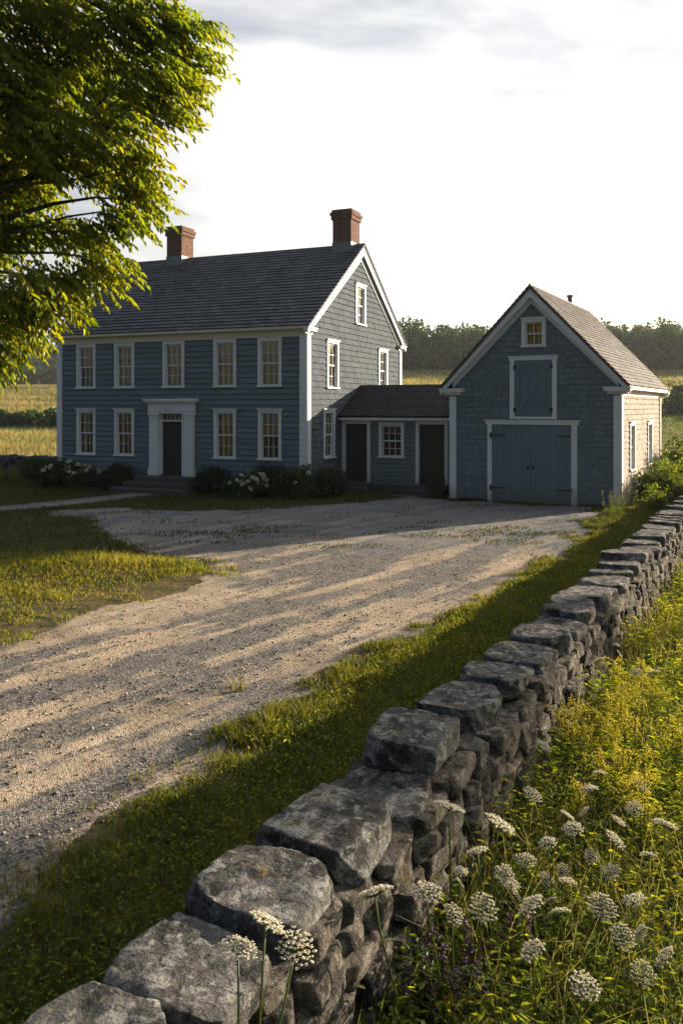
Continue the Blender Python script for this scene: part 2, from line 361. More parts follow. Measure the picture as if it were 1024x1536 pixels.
def sheet(name, poly_fn, x0, x1, y0, y1, st, relief, mat, label):
    xs = np.arange(x0, x1, st); ys = np.arange(y0, y1, st); X, Y = np.meshgrid(xs, ys); d = poly_fn(X, Y)
    base = gz_arr(X, Y); Z = base + np.where(d > 0, .004 + np.minimum(d, .3)*.03, -.03) + relief(X, Y)*smooth01(d/.35)
    nx, ny = len(xs), len(ys); idx = np.arange(nx*ny).reshape(ny, nx)
    F = np.stack([idx[:-1,:-1].ravel(), idx[:-1,1:].ravel(), idx[1:,1:].ravel(), idx[1:,:-1].ravel()], 1)
    keep = (d.ravel()[F] > -st*.6).any(1); F = F[keep]; used = np.unique(F); rem = np.zeros(nx*ny, int); rem[used] = np.arange(len(used))
    V = np.stack([X.ravel(), Y.ravel(), Z.ravel()], 1)[used]
    o = np_mesh(name, V, rem[F], mat, None, True); return tag(o, label, name.replace('_', ' '), None, 'structure')
TD = np.array([.622, .783])
def ruts(X, Y):
    q = X*TD[1]-Y*TD[0]; s = X*TD[0]+Y*TD[1]
    near = 1-smooth01((Y-15)/4)
    w = n2(q*1.5, s*.16, 1, 3, 21).reshape(X.shape)*.045
    tr = -.03*np.exp(-((q+5.2+.25*np.sin(s*.25))/.22)**2)-.03*np.exp(-((q+6.9+.25*np.sin(s*.25))/.22)**2)
    return (w+tr)*(.4+.6*near) + n2(X, Y, 2.6, 4, 31).reshape(X.shape)*.022 + n2(X, Y, 9, 2, 33).reshape(X.shape)*.009
def drive_z(x, y):
    d = drive_d(x, y); return gz_arr(x, y)+np.where(d > 0, .004+np.minimum(d, .3)*.03, 0)+ruts(x, y)*smooth01(d/.35)
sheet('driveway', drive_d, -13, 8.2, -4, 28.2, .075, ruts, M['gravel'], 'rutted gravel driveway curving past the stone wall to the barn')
sheet('footpath', lambda x, y: sdist(PATH, x, y)+n2(x, y, 2, 3, 2).reshape(x.shape)*.12, -11.8, -4.5, 22, 29.2, .08, lambda x, y: x*0, M['gravel'], 'narrow grey gravel path leading to the front door step')

# ------------------------------------------------------------------ small leaf and blade makers (numpy)
def unit(a): return a/np.maximum(np.linalg.norm(a, axis=1, keepdims=True), 1e-9)
def leaf_arrays(P, D, N, L, Wd, fold=.25, droop=.15):
    """folded leaf of two quads: base, r1, r2, tip, l2, l1"""
    P, D, N = np.asarray(P, float), unit(np.asarray(D, float)), np.asarray(N, float)
    S = unit(np.cross(D, N)); N = unit(np.cross(S, D)); L = L[:, None]; Wd = Wd[:, None]
    b = P; tip = P+D*L-N*L*droop
    r1 = P+D*L*.3+S*Wd*.5+N*Wd*fold; r2 = P+D*L*.68+S*Wd*.38+N*(Wd*fold*.8-L*droop*.45)
    l1 = P+D*L*.3-S*Wd*.5+N*Wd*fold; l2 = P+D*L*.68-S*Wd*.38+N*(Wd*fold*.8-L*droop*.45)
    V = np.stack([b, r1, r2, tip, l2, l1], 1).reshape(-1, 3); k = np.arange(len(P))*6
    F = np.concatenate([np.stack([k, k+1, k+2, k+3], 1), np.stack([k, k+3, k+4, k+5], 1)]); return V, F
def blade_arrays(P, H, lean, Wd):
    """bent blade of two quads"""
    n = len(P); a = RNG.uniform(0, 2*np.pi, n); S = np.stack([np.cos(a), np.sin(a), np.zeros(n)], 1)
    b = RNG.uniform(0, 2*np.pi, n); Ld = np.stack([np.cos(b), np.sin(b), np.zeros(n)], 1)*(lean*H)[:, None]
    up = np.array([0, 0, 1.0]); Wd = Wd[:, None]; H = H[:, None]
    m = P+up*H*.55+Ld*.3; tp = P+up*H*(1-.35*np.minimum(lean, 1))[:, None]+Ld
    V = np.stack([P-S*Wd*.5, P+S*Wd*.5, m-S*Wd*.38, m+S*Wd*.38, tp-S*Wd*.04, tp+S*Wd*.04], 1).reshape(-1, 3); k = np.arange(n)*6
    return V, np.concatenate([np.stack([k, k+1, k+3, k+2], 1), np.stack([k+2, k+3, k+5, k+4], 1)])
def join(*vf):
    Vs, Fs, o = [], [], 0
    for V, F in vf: Vs.append(V); Fs.append(F+o); o += len(V)
    return np.concatenate(Vs), np.concatenate(Fs)
def rand_dirs(n): return unit(RNG.normal(size=(n, 3)))
def octa_arrays(P, S, sq=1.0):
    n = len(P); k = np.arange(n)*6; S = S[:, None]
    o = np.array([[1,0,0],[-1,0,0],[0,1,0],[0,-1,0],[0,0,1],[0,0,-1]], float)
    a = RNG.uniform(0, 6.28, n); ca, sa = np.cos(a), np.sin(a)
    V = []
    for q in o:
        j = RNG.uniform(.7, 1.3, (n, 1)); x = q[0]*ca-q[1]*sa; y = q[0]*sa+q[1]*ca
        V.append(P+np.stack([x, y, np.full(n, q[2]*sq)], 1)*S*j)
    V = np.stack(V, 1).reshape(-1, 3)
    tri = [(0,2,4),(2,1,4),(1,3,4),(3,0,4),(2,0,5),(1,2,5),(3,1,5),(0,3,5)]
    return V, np.concatenate([np.stack([k+a_, k+b_, k+c_], 1) for a_, b_, c_ in tri])

# ------------------------------------------------------------------ building helpers
def shingles(mb, F, v0, v1, course, span, wmin, wmax, holes=(), d0=.018, jit=.006, rnd=random, gap=None, top=.004):
    """overlapping wedge shingles on frame F between heights v0..v1; span(v)->(u0,u1)"""
    n = max(1, round((v1-v0)/course)); h = (v1-v0)/n
    for r in range(n):
        va, vb = v0+r*h, v0+(r+1)*h; ua, ub = span(vb)
        if ub-ua < .05: continue
        u = ua; off = rnd.uniform(.3, 1)
        while u < ub-1e-4:
            w = rnd.uniform(wmin, wmax)*off; off = 1; ue = min(u+w, ub)
            if ub-ue < wmin*.4: ue = ub
            segs = [(u, ue, va, vb+.018)] if gap is None else [(u, ue, va+gap, vb+.002)]
            for (a, b, c, d) in holes:
                ns = []
                for (x0, x1, y0, y1) in segs:
                    if x1 <= a or x0 >= b or y1 <= c or y0 >= d: ns.append((x0, x1, y0, y1)); continue
                    if x0 < a: ns.append((x0, a, y0, y1))
                    if x1 > b: ns.append((b, x1, y0, y1))
                    if y0 < c: ns.append((max(x0, a), min(x1, b), y0, c))
                    if y1 > d: ns.append((max(x0, a), min(x1, b), d, y1))
                segs = ns
            for (x0, x1, y0, y1) in segs:
                if x1-x0 < .005 or y1-y0 < .01: continue
                db = d0+rnd.uniform(0, jit); dv = rnd.uniform(-.5, .5)*jit if (y0 == va or (gap and y0 == va+gap)) else 0
                e = (.0012 if gap is None else .0035) if x1-x0 > .03 else 0
                mb.add([F.p(x0+e,y0+dv,db),F.p(x1-e,y0+dv,db),F.p(x1-e,y1,top),F.p(x0+e,y1,top),F.p(x0+e,y0+dv,-.002),F.p(x1-e,y0+dv,-.002)],
                       [(0,1,2,3),(4,5,1,0),(4,0,3),(1,5,2)])
            u = ue

def backing(F, v0, v1, span, holes, parent):
    mb = MB(); shingles(mb, F, v0, v1, .2, span, 99, 100, holes, -.022, 0, random, None, -.022); mb.build('gap_shade_backing', M['gap_shade_backing'], parent)

def window(F, parent, u0, u1, v0, v1, rows=2, cols=3, cap=True, curtain=True, casing=.10):
    """double-hung window; returns hole rectangle for the siding"""
    f = MB(); c = casing
    f.fbox(F, u0, u0+c, v0+.05, v1-c, -.10, .056); f.fbox(F, u1-c, u1, v0+.05, v1-c, -.10, .056)
    f.fbox(F, u0, u1, v1-c, v1, -.10, .058)
    f.fbox(F, u0-.03, u1+.03, v0, v0+.05, -.10, .09)
    if cap: f.fbox(F, u0-.04, u1+.04, v1, v1+.035, 0, .10)
    w = f.build('window', M['white'], parent)
    a, b, lo, hi = u0+c, u1-c, v0+.05, v1-c; mid = (lo+hi)/2
    s = MB(); st = .045
    for (y0, y1, dd) in ((lo, mid+.02, -.055), (mid-.02, hi, -.022)):
        d1, d0 = dd, dd-.03
        s.fbox(F, a, a+st, y0, y1, d0, d1); s.fbox(F, b-st, b, y0, y1, d0, d1)
        s.fbox(F, a+st, b-st, y0, y0+st, d0, d1-.001); s.fbox(F, a+st, b-st, y1-st, y1, d0, d1-.001)
        for k in range(1, cols):
            x = a+st+(b-a-2*st)*k/cols; s.fbox(F, x-.010, x+.010, y0+st, y1-st, d0+.006, d1-.004)
        for k in range(1, rows):
            x = y0+st+(y1-y0-2*st)*k/rows; s.fbox(F, a+st, b-st, x-.010, x+.010, d0+.007, d1-.006)
    s.build('sash', M['white'], w)
    p = MB()
    for (y0, y1, dd) in ((lo, mid, -.072), (mid, hi, -.039)):
        p.add([F.p(a+.02,y0+.02,dd),F.p(b-.02,y0+.02,dd),F.p(b-.02,y1-.02,dd),F.p(a+.02,y1-.02,dd)], [(0,1,2,3)])
    p.build('pane', M['glass'], w)
    if curtain:
        q = MB(); n = 36; ph = random.uniform(0, 6); gap = random.uniform(.0, .14); vb = lo if random.random() < .6 else mid-random.uniform(-.1, .25)
        for k in range(n):
            xa, xb = a+(b-a)*k/n, a+(b-a)*(k+1)/n; m_ = (xa+xb)/2-(a+b)/2
            if abs(m_) < gap*(b-a): continue
            w_ = lambda x: -.17+.022*math.sin(x*70+ph)+.012*math.sin(x*31+ph*2)
            q.add([F.p(xa,vb,w_(xa)),F.p(xb,vb,w_(xb)),F.p(xb,hi,w_(xb)),F.p(xa,hi,w_(xa))], [(0,1,2,3)])
        q.build('curtain', M['curtain'], w, True)
    return (u0+.03, u1-.03, v0+.02, v1-.03)

def panel_door(F, parent, u0, u1, v0, v1, mat, d=-.06, knob_left=True):
    o = MB(); o.fbox(F, u0, u1, v0, v1, d-.05, d)
    w = (u1-u0); ph = (v1-v0)
    for (x0, x1) in ((.12, .46), (.54, .88)):
        for (y0, y1) in ((.08, .42), (.50, .82), (.87, .95)):
            a, b, c, e = u0+w*x0, u0+w*x1, v0+ph*y0, v0+ph*y1
            for (p, q, r_, s_) in ((a,b,c,c+.02),(a,b,e-.02,e),(a,a+.02,c+.02,e-.02),(b-.02,b,c+.02,e-.02)): o.fbox(F, p, q, r_, s_, d, d+.012)
    dd = o.build('door', mat, parent)
    h = MB(); x = u0+.07 if knob_left else u1-.07
    h.fbox(F, x-.025, x+.025, v0+ph*.40, v0+ph*.52, d, d+.008); h.tube([F.p(x, v0+ph*.45, d+.008), F.p(x, v0+ph*.45, d+.04), F.p(x, v0+ph*.45, d+.07)], [.012, .014, .028], 8)
    h.build('handle', M['iron'], dd); return dd

# ------------------------------------------------------------------ the farmhouse
HA = R(-23.27); L_, D_ = 10.2, 9.13; A0 = (-1.12, 27.0)
EAVE, RIDGE, YR = 5.52, 8.95, D_/2
H = empty('farmhouse', (A0[0], A0[1], 0), HA)
tag(H, 'two storey blue farmhouse with two brick chimneys and white framed door', 'house')
Ff = Fr((0,0,0), (1,0,0), (0,0,1), (0,-1,0)); Fg = Fr((0,0,0), (0,1,0), (0,0,1), (1,0,0))
Fl = Fr((-L_,D_,0), (0,-1,0), (0,0,1), (-1,0,0)); Fb = Fr((0,D_,0), (-1,0,0), (0,0,1), (0,1,0))
holes = []
for xc, w in ((-8.91,.86),(-7.20,.86),(-5.11,.88),(-3.05,.88),(-1.34,.88)):
    holes.append(window(Ff, H, xc-w/2, xc+w/2, 3.55, 5.17, cap=False))
for xc in (-8.91,-7.20,-3.05,-1.34): holes.append(window(Ff, H, xc-.43, xc+.43, 1.13, 2.80))
holes.append((-6.0,-4.3,.3,3.0))
mb = MB(); shingles(mb, Ff, .36, 5.34, .185, lambda v: (-L_+.02, -.02), .7, 2.6, holes, .034, .006, random, .015); mb.build('wall', M['siding'], H); backing(Ff, .36, 5.34, lambda v: (-L_+.02, -.02), holes, H)
gs = lambda v: (max(.02, (v-EAVE)/(RIDGE-EAVE)*YR+.12) if v > EAVE-.2 else .02, min(D_-.02, D_-(v-EAVE)/(RIDGE-EAVE)*YR-.12) if v > EAVE-.2 else D_-.02)
gh = [window(Fg, H, 1.5, 2.5, 3.52, 5.18), window(Fg, H, 6.45, 7.45, 3.52, 5.18), window(Fg, H, 4.08, 5.06, 5.94, 7.45), window(Fg, H, 1.22, 2.16, 1.13, 2.80)]
mb = MB(); shingles(mb, Fg, .36, 8.72, .20, gs, .13, .34, gh, .030, .012, random, .011); mb.build('wall', M['siding_side'], H); backing(Fg, .36, 8.72, gs, gh, H)
gl = lambda v: (D_-gs(v)[1], D_-gs(v)[0])
mb = MB(); shingles(mb, Fl, .36, 8.72, .19, gl, .5, 1.6); mb.build('wall', M['siding'], H)
mb = MB(); shingles(mb, Fb, .36, 5.34, .19, lambda v: (.02, L_-.02), .7, 2.6); mb.build('wall', M['siding'], H)
mb = MB()
for F_, n in ((Ff, (-L_, 0)), (Fb, (0, L_))): mb.fbox(F_, n[0]+.015, n[1]-.015, -.1, .36, -.3, .03)
for F_ in (Fg, Fl): mb.fbox(F_, -.03, D_+.03, -.1, .36, -.3, .033)
mb.build('foundation', M['granite'], H)
mb = MB(); mb.box(-L_+.3, -.3, .6, D_-.3, .3, .38); mb.box(-L_+.3, -.3, .6, D_-.3, 3.02, 3.12); mb.box(-L_+.3, -.3, 2.6, 2.7, .38, 3.02); mb.box(-L_+.3, -.3, 2.6, 2.7, 3.12, 5.6)
mb.build('interior', M['darkroom'], H)
for (x0, x1, y0, y1) in ((-.24,.045,-.045,-.002),(-L_-.04,-L_+.18,-.045,-.002)):
    mb = MB(); mb.box(x0-(.012 if x1 < .06 and x0 < -9 else 0), x1+(.012 if x0 > 0 else 0), y0-(.012 if y0 < -.03 else 0), y1, .34, 5.26); mb.build('corner_board', M['white'], H)
for (x0, x1, y0, y1) in ((.002,.047,-.002,.20),(.002,.047,D_-.22,D_+.03),(-L_-.047,-L_-.002,0,.2)):
    mb = MB(); mb.box(x0-(.012 if x1 < .06 and x0 < -9 else 0), x1+(.012 if x0 > 0 else 0), y0-(.012 if y0 < -.03 else 0), y1, .34, 5.26); mb.build('corner_board', M['white'], H)
mb = MB(); mb.box(-L_-.05, .05, -.055, .0, 5.18, 5.40); mb.box(-L_-.05, .05, D_, D_+.055, 5.18, 5.40); mb.build('frieze', M['cream'], H)
mb = MB(); mb.box(-L_-.16, .16, -.22, 0, 5.40, 5.47); mb.box(-L_-.18, .18, -.26, -.20, 5.41, 5.505); mb.box(-L_-.16, .16, D_, D_+.22, 5.40, 5.47); mb.build('cornice', M['cream'], H, bevel=.008)
th = math.atan2(RIDGE-EAVE, YR+.25); sl = math.hypot(RIDGE-EAVE, YR+.25)
def roof_pair(parent, x0, x1, yr, ov, dep, eave, ridge, mat, course, wmin, wmax, rnd=random):
    th = math.atan2(ridge-eave, yr+ov); sl = math.hypot(ridge-eave, yr+ov); out = []
    for F_ in (Fr((x0,-ov,eave),(1,0,0),(0,math.cos(th),math.sin(th)),(0,-math.sin(th),math.cos(th))),
               Fr((x1,dep+ov,eave),(-1,0,0),(0,-math.cos(th),math.sin(th)),(0,math.sin(th),math.cos(th)))):
        mb = MB(); mb.fprism(F_, [(0,0),(x1-x0,0),(x1-x0,sl-.05),(0,sl-.05)], -.07, -.004)
        shingles(mb, F_, -.02, sl, course, lambda v: (-.02, x1-x0+.02), wmin, wmax, (), .036, .012, rnd); out.append(mb.build('roof', mat, parent))
    mb = MB(); mb.tube([(x0-.02, yr, ridge+.012), (x1+.02, yr, ridge+.012)], .035, 6); mb.build('ridge_cap', mat, parent); return out
roofs = roof_pair(H, -L_-.2, .2, YR, .25, D_, EAVE, RIDGE, M['roof'], .225, .2, .42)
def rake(F_, parent, yr, dep, ov, eave, ridge, dfar, wd=.24, mat='white'):
    """double rake boards on a gable frame"""
    k = (ridge-eave)/(yr+ov)
    for sgn in (0, 1):
        fx = (lambda u: u) if sgn == 0 else (lambda u: dep-u)
        lo, hi = -ov+.0, yr
        t0 = lambda u: eave-.10+(u+ov)*k
        p = lambda u, dz: (fx(u), t0(u)+dz)
        mb = MB(); mb.fprism(F_, [p(lo,.02), p(lo,-wd*.75), p(hi,-wd*1.22), p(hi,.02)][::(1 if sgn == 0 else -1)], dfar-.04, dfar)
        mb.build('rake_board', M[mat], parent)
        mb = MB(); mb.fprism(F_, [p(.05,-wd*.2), p(.05,-wd*1.55), p(hi,-wd*2.1), p(hi,-wd*.2)][::(1 if sgn == 0 else -1)], .025, .055)
        mb.fprism(F_, [p(lo+.02,.0), p(lo+.02,-.03), p(hi,-.03), p(hi,.0)][::(1 if sgn == 0 else -1)], .055, dfar-.04)
        mb.build('rake_frieze', M[mat], parent)
        mb = MB(); a, b = (-ov-.02, .42) if sgn == 0 else (dep-.42, dep+ov+.02)
        mb.fbox(F_, a, b, eave-.17, eave-.085, .0, dfar+.01); mb.fbox(F_, a-.02, b+.02, eave-.085, eave-.05, .0, dfar+.035); mb.fbox(F_, a+.06, b-.10, eave-.26, eave-.17, .0, .06)
        mb.build('eave_return', M[mat], parent)
rake(Fg, H, YR, D_, .25, EAVE, RIDGE, .17); rake(Fl, H, YR, D_, .25, EAVE, RIDGE, .17)
def chimney(x0, x1, parent):
    a, b = YR-.42, YR+.42; mb = MB()
    mb.box(x0, x1, a, b, 8.2, 9.86); c = mb.build('chimney', M['brick'], parent)
    mb = MB(); mb.box(x0-.05, x1+.05, a-.05, b+.05, 9.86, 10.02); mb.box(x0-.085, x1+.085, a-.085, b+.085, 10.02, 10.14); mb.box(x0-.03, x1+.03, a-.03, b+.03, 10.14, 10.24)
    mb.build('chimney_cap', M['brick'], c)
    mb = MB(); mb.box(x0-.02, x1+.02, a-.02, b+.02, 8.5, 9.02); mb.build('flashing', M['lead'], c)
chimney(-.92, -.18, H); chimney(-8.32, -7.6, H)
# front entrance
e = MB(); u0, u1 = -6.09, -4.21
for a, b in ((u0+.04, u0+.40), (u1-.40, u1-.04)):
    q = MB(); q.fbox(Ff, a, b, .52, 2.66, -.02, .16); q.fbox(Ff, a-.04, b+.04, .50, .72, -.02, .20); q.fbox(Ff, a-.02, b+.02, .72, .76, -.02, .18)
    q.fbox(Ff, a-.035, b+.035, 2.60, 2.66, -.02, .20); q.fbox(Ff, a-.015, b+.015, 2.50, 2.53, -.02, .175); q.build('pilaster', M['white'], H, bevel=.006)
q = MB(); q.fbox(Ff, u0, u1, 2.66, 3.02, -.02, .17); q.fbox(Ff, u0-.07, u1+.07, 3.02, 3.08, -.02, .24); q.fbox(Ff, u0-.12, u1+.12, 3.08, 3.17, -.02, .30); q.fbox(Ff, u0-.02, u1+.02, 2.74, 2.77, .17, .19)
q.build('entablature', M['white'], H, bevel=.006)
q = MB(); q.fbox(Ff, u0+.40, -5.60, .52, 2.66, -.12, .04); q.fbox(Ff, -4.78, u1-.40, .52, 2.66, -.12, .04); q.fbox(Ff, -5.60, -4.78, 2.385, 2.44, -.12, .03); q.build('door_frame', M['white'], H)
panel_door(Ff, H, -5.60, -4.78, .55, 2.385, M['darkdoor'])
q = MB(); q.fbox(Ff, -5.60, -4.78, .52, .55, -.2, .06); q.build('threshold', M['darkwood'], H)
q = MB(); q.add([Ff.p(-5.6,2.44,-.08),Ff.p(-4.78,2.44,-.08),Ff.p(-4.78,2.66,-.08),Ff.p(-5.6,2.66,-.08)], [(0,1,2,3)]); tr = q.build('transom', M['glass'], H)
for k in range(6):
    x = -5.6+.82*k/5; q = MB(); q.fbox(Ff, x-.012, x+.012, 2.44, 2.66, -.1, -.06); q.build('glazing_bar', M['white'], tr)
for (a, b, z0, z1, y) in ((-6.25,-4.05,.34,.50,.75),(-6.45,-3.9,.17,.34,1.12),(-6.7,-3.8,-.05,.17,1.5)):
    q = MB(); q.fbox(Ff, a, b, z0, z1, .035, y); q.build('step', M['granite'], H, bevel=.02)
q = MB(); q.tube([Ff.p(-.75, 1.3, 0), Ff.p(-.75, 1.3, .06)], .03, 6)

# ------------------------------------------------------------------ the connecting wing
ca, sa = math.cos(HA), math.sin(HA)
def hloc(x, y): return (A0[0]+x*ca-y*sa, A0[1]+x*sa+y*ca)
WX, WY = hloc(.03, 2.72)
Wg = empty('connecting_wing', (WX, WY, 0), HA)
tag(Wg, 'low dark roofed wing joining the farmhouse to the barn', 'wing')
WL, WD = 4.75, 3.8; Fw = Fr((0,0,0), (1,0,0), (0,0,1), (0,-1,0)); Fwb = Fr((WL,WD,0), (-1,0,0), (0,0,1), (0,1,0))
wh = [window(Fw, Wg, 1.44, 2.36, 1.13, 2.36, cap=False, curtain=False), (.12,1.06,.2,2.36), (2.84,3.84,.2,2.36)]
mb = MB(); shingles(mb, Fw, .18, 2.42, .15, lambda v: (0, WL), .6, 2.2, wh, .032, .006, random, .014); mb.build('wall', M['siding'], Wg); backing(Fw, .18, 2.42, lambda v: (0, WL), wh, Wg)
mb = MB(); shingles(mb, Fwb, .18, 2.42, .17, lambda v: (0, WL), .6, 2.2); mb.build('wall', M['siding'], Wg)
mb = MB(); mb.fbox(Fw, 0, WL, -.1, .18, -.25, .02); mb.fbox(Fwb, 0, WL, -.1, .18, -.25, .02); mb.build('foundation', M['granite'], Wg)
mb = MB(); mb.box(.02, WL, 1.7, 1.78, .1, 2.9); mb.box(.02, WL, .3, 1.7, .16, .24); mb.build('interior', M['darkroom'], Wg)
roof_pair(Wg, .0, WL, WD/2, .3, WD, 2.58, 3.66, M['roof_wing'], .18, .18, .36)
mb = MB(); mb.fbox(Fw, 0, WL, 2.40, 2.52, -.02, .05); mb.fbox(Fw, 0, WL, 2.44, 2.55, .05, .27); mb.fbox(Fwb, 0, WL, 2.40, 2.52, -.02, .05); mb.build('frieze', M['white'], Wg)
for (a, b) in ((.17, 1.0), (2.89, 3.78)):
    mb = MB(); mb.fbox(Fw, a-.12, a, .26, 2.30, -.12, .045); mb.fbox(Fw, b, b+.12, .26, 2.30, -.12, .045); mb.fbox(Fw, a-.12, b+.12, 2.30, 2.40, -.12, .047); mb.build('door_frame', M['white'], Wg)
d1 = panel_door(Fw, Wg, .17, 1.0, .28, 2.30, M['greendoor'], -.07, False); d1['label'] = 'dark green panelled wing door'
mb = MB()  # dark planks put in for the darkness of an open doorway
for k in range(6): mb.fbox(Fw, 2.89+.148*k+.003, 2.89+.148*(k+1)-.003, .28, 2.30, -.16, -.12+.004*(k % 2))
d2 = mb.build('door', M['darkwood'], Wg); d2['label'] = 'dark planks standing in for the dark doorway beside the barn'
mb = MB(); mb.fbox(Fw, 3.70, 3.73, 1.15, 1.35, -.12, -.08); mb.build('handle', M['iron'], d2)
for (a, b) in ((.02, 1.2), (2.7, 3.95)):
    for (z0, z1, y) in ((.14, .27, .42), (-.05, .14, .78)):
        mb = MB(); mb.fbox(Fw, a, b, z0, z1, .025, y); mb.build('step', M['granite'], Wg, bevel=.02)

# ------------------------------------------------------------------ the barn
BA = R(-28.6); B0 = (3.47, 26.3); BW, BD = 5.11, 7.7
B = empty('barn', (B0[0], B0[1], 0), BA)
tag(B, 'blue shingled barn with double doors and hayloft door beside the wing', 'barn')
BE, BR, XR = 3.52, 6.52, BW/2; OV = .30
bf = Fr((0,0,0), (1,0,0), (0,0,1), (0,-1,0)); br = Fr((BW,0,0), (0,1,0), (0,0,1), (1,0,0))
bl = Fr((0,BD,0), (0,-1,0), (0,0,1), (-1,0,0)); bb = Fr((BW,BD,0), (-1,0,0), (0,0,1), (0,1,0))
bs = lambda v: (max(.02, (v-BE)/(BR-BE)*(XR+OV)-OV+.14) if v > BE+.2 else .02, min(BW-.02, BW+OV-(v-BE)/(BR-BE)*(XR+OV)-.14) if v > BE+.2 else BW-.02)
bh = [window(bf, B, 2.25, 2.98, 4.69, 5.55, rows=1, cols=2, curtain=True), (1.26,3.78,-.1,2.42), (1.98,3.2,2.55,4.34)]
mb = MB(); shingles(mb, bf, .06, 6.2, .165, bs, .13, .36, bh, .028, .012, random, .010); mb.build('wall', M['barn_front'], B); backing(bf, .06, 6.2, bs, bh, B)
sh_ = [window(br, B, 1.34, 2.30, .95, 2.42, curtain=False), window(br, B, 4.75, 5.75, .95, 2.40, curtain=False)]
mb = MB(); shingles(mb, br, .06, 3.30, .165, lambda v: (.02, BD-.02), .12, .34, sh_, .028, .012, random, .011); backing(br, .06, 3.30, lambda v: (.02, BD-.02), sh_, B); w2 = mb.build('wall', M['barn_side'], B); w2['label'] = 'pale warm grey shingle side wall'
mb = MB(); shingles(mb, bl, .06, 3.30, .165, lambda v: (.02, BD-.02), .4, 1.2); mb.build('wall', M['barn_front'], B)
mb = MB(); shingles(mb, bb, .06, 6.2, .165, bs, .4, 1.2); mb.build('wall', M['barn_front'], B)
mb = MB(); mb.box(.05, BW-.05, .05, .12, -.1, .06); mb.box(.05, BW-.05, BD-.12, BD-.05, -.1, .06); mb.box(.03, .12, .05, BD-.05, -.1, .06); mb.box(BW-.12, BW-.03, .05, BD-.05, -.1, .06); mb.build('foundation', M['granite'], B)
mb = MB(); mb.box(.2, BW-.2, .3, BD-.3, 2.45, 2.55); mb.box(2.2, 2.3, .3, BD-.3, .05, 2.45); mb.box(1.6, BW-1.6, .8, .9, 2.55, 5.3); mb.build('interior', M['darkroom'], B)
# roof runs along depth: build in a rotated child frame
th = math.atan2(BR-BE, XR+OV); sl = math.hypot(BR-BE, XR+OV); y0r, y1r = -.26, BD+.22
for F_ in (Fr((BW+OV,y0r,BE),(0,1,0),(-math.cos(th),0,math.sin(th)),(math.sin(th),0,math.cos(th))), Fr((-OV,y1r,BE),(0,-1,0),(math.cos(th),0,math.sin(th)),(-math.sin(th),0,math.cos(th)))):
    mb = MB(); ln = y1r-y0r; mb.fprism(F_, [(0,0),(ln,0),(ln,sl-.06),(0,sl-.06)], -.07, -.004)
    shingles(mb, F_, -.02, sl, .16, lambda v: (-.02, ln+.02), .11, .28, (), .022, .014); mb.build('roof', M['roof_barn'], B)
mb = MB(); mb.tube([(XR,y0r-.02,BR+.012),(XR,y1r+.02,BR+.012)], .035, 6); mb.build('ridge_cap', M['roof_barn'], B)
rake(bf, B, XR, BW, OV, BE, BR, .22, .20); rake(bb, B, XR, BW, OV, BE, BR, .18, .20)
for (x0, x1, y0, y1) in ((-.057,.16,-.057,-.002),(BW-.18,BW+.057,-.057,-.002),(BW+.002,BW+.057,-.002,.17),(BW+.002,BW+.057,BD-.12,BD+.03),(-.057,-.002,-.002,.17)):
    mb = MB(); mb.box(x0, x1, y0, y1, .02, 3.22); mb.build('corner_board', M['white'], B)
mb = MB()
for F_ in (br, bl): mb.fbox(F_, .17, BD-.12, 3.22, 3.40, -.02, .045); mb.fbox(F_, -.2, BD+.15, 3.40, 3.47, -.02, .25); mb.fbox(F_, -.22, BD+.17, 3.39, 3.50, .25, .29)
mb.build('cornice', M['cream'], B)
def boards(F_, u0, u1, v0, v1, n, d0, d1, mat, name, parent):
    mb = MB()
    for k in range(n):
        a, b = u0+(u1-u0)*k/n, u0+(u1-u0)*(k+1)/n; z = random.uniform(-.003, .003); mb.fbox(F_, a+.0025, b-.0025, v0+random.uniform(0, .01), v1, d0, d1+z)
    mb.fbox(F_, u0+.01, u1-.01, v0+.02, v1-.01, d0-.02, d0-.001)
    return mb.build(name, mat, parent)
mb = MB(); mb.fbox(bf, 1.18, 1.31, .0, 2.36, -.08, .05); mb.fbox(bf, 3.735, 3.90, .0, 2.36, -.08, .05); mb.fbox(bf, 1.13, 3.95, 2.36, 2.47, -.08, .055); mb.fbox(bf, 1.09, 3.99, 2.47, 2.50, -.02, .085); mb.build('door_frame', M['white'], B)
def strap_hinge(par, x_edge, dirn, v, bright):
    mb = MB(); L2 = .42
    mb.fprism(bf, [(x_edge, v-.028), (x_edge+dirn*L2, v-.014), (x_edge+dirn*(L2+.04), v), (x_edge+dirn*L2, v+.014), (x_edge, v+.028)][::dirn], .006, .016)
    hg = mb.build('hinge', M['iron'], par)
    mb = MB(); mb.tube([bf.p(x_edge-dirn*.01, v-.10, .066), bf.p(x_edge-dirn*.01, v+.10, .066)], .017, 10)
    mb.fbox(bf, x_edge-dirn*.015-.05*(dirn > 0), x_edge-dirn*.015+.05*(dirn < 0), v-.08, v+.08, .051, .060); mb.build('hinge_knuckle', M['hinge_glint'] if bright else M['iron'], hg)
for (a, b, n, dirn) in ((1.315, 2.505, 8, 1), (2.515, 3.73, 8, -1)):
    dr = boards(bf, a, b, .02, 2.355, n, -.04, .003, M['door_blue'], 'barn_door', B)
    for v in (.42, 2.02): strap_hinge(dr, a if dirn > 0 else b, dirn, v, dirn < 0)
    x = b-.07 if dirn > 0 else a+.07
    mb = MB(); mb.fbox(bf, x-.03, x+.03, 1.0, 1.14, .004, .012); mb.tube([bf.p(x, 1.03, .012), bf.p(x, 1.04, .05), bf.p(x, 1.10, .05), bf.p(x, 1.11, .012)], .010, 6); mb.build('latch', M['iron'], dr)
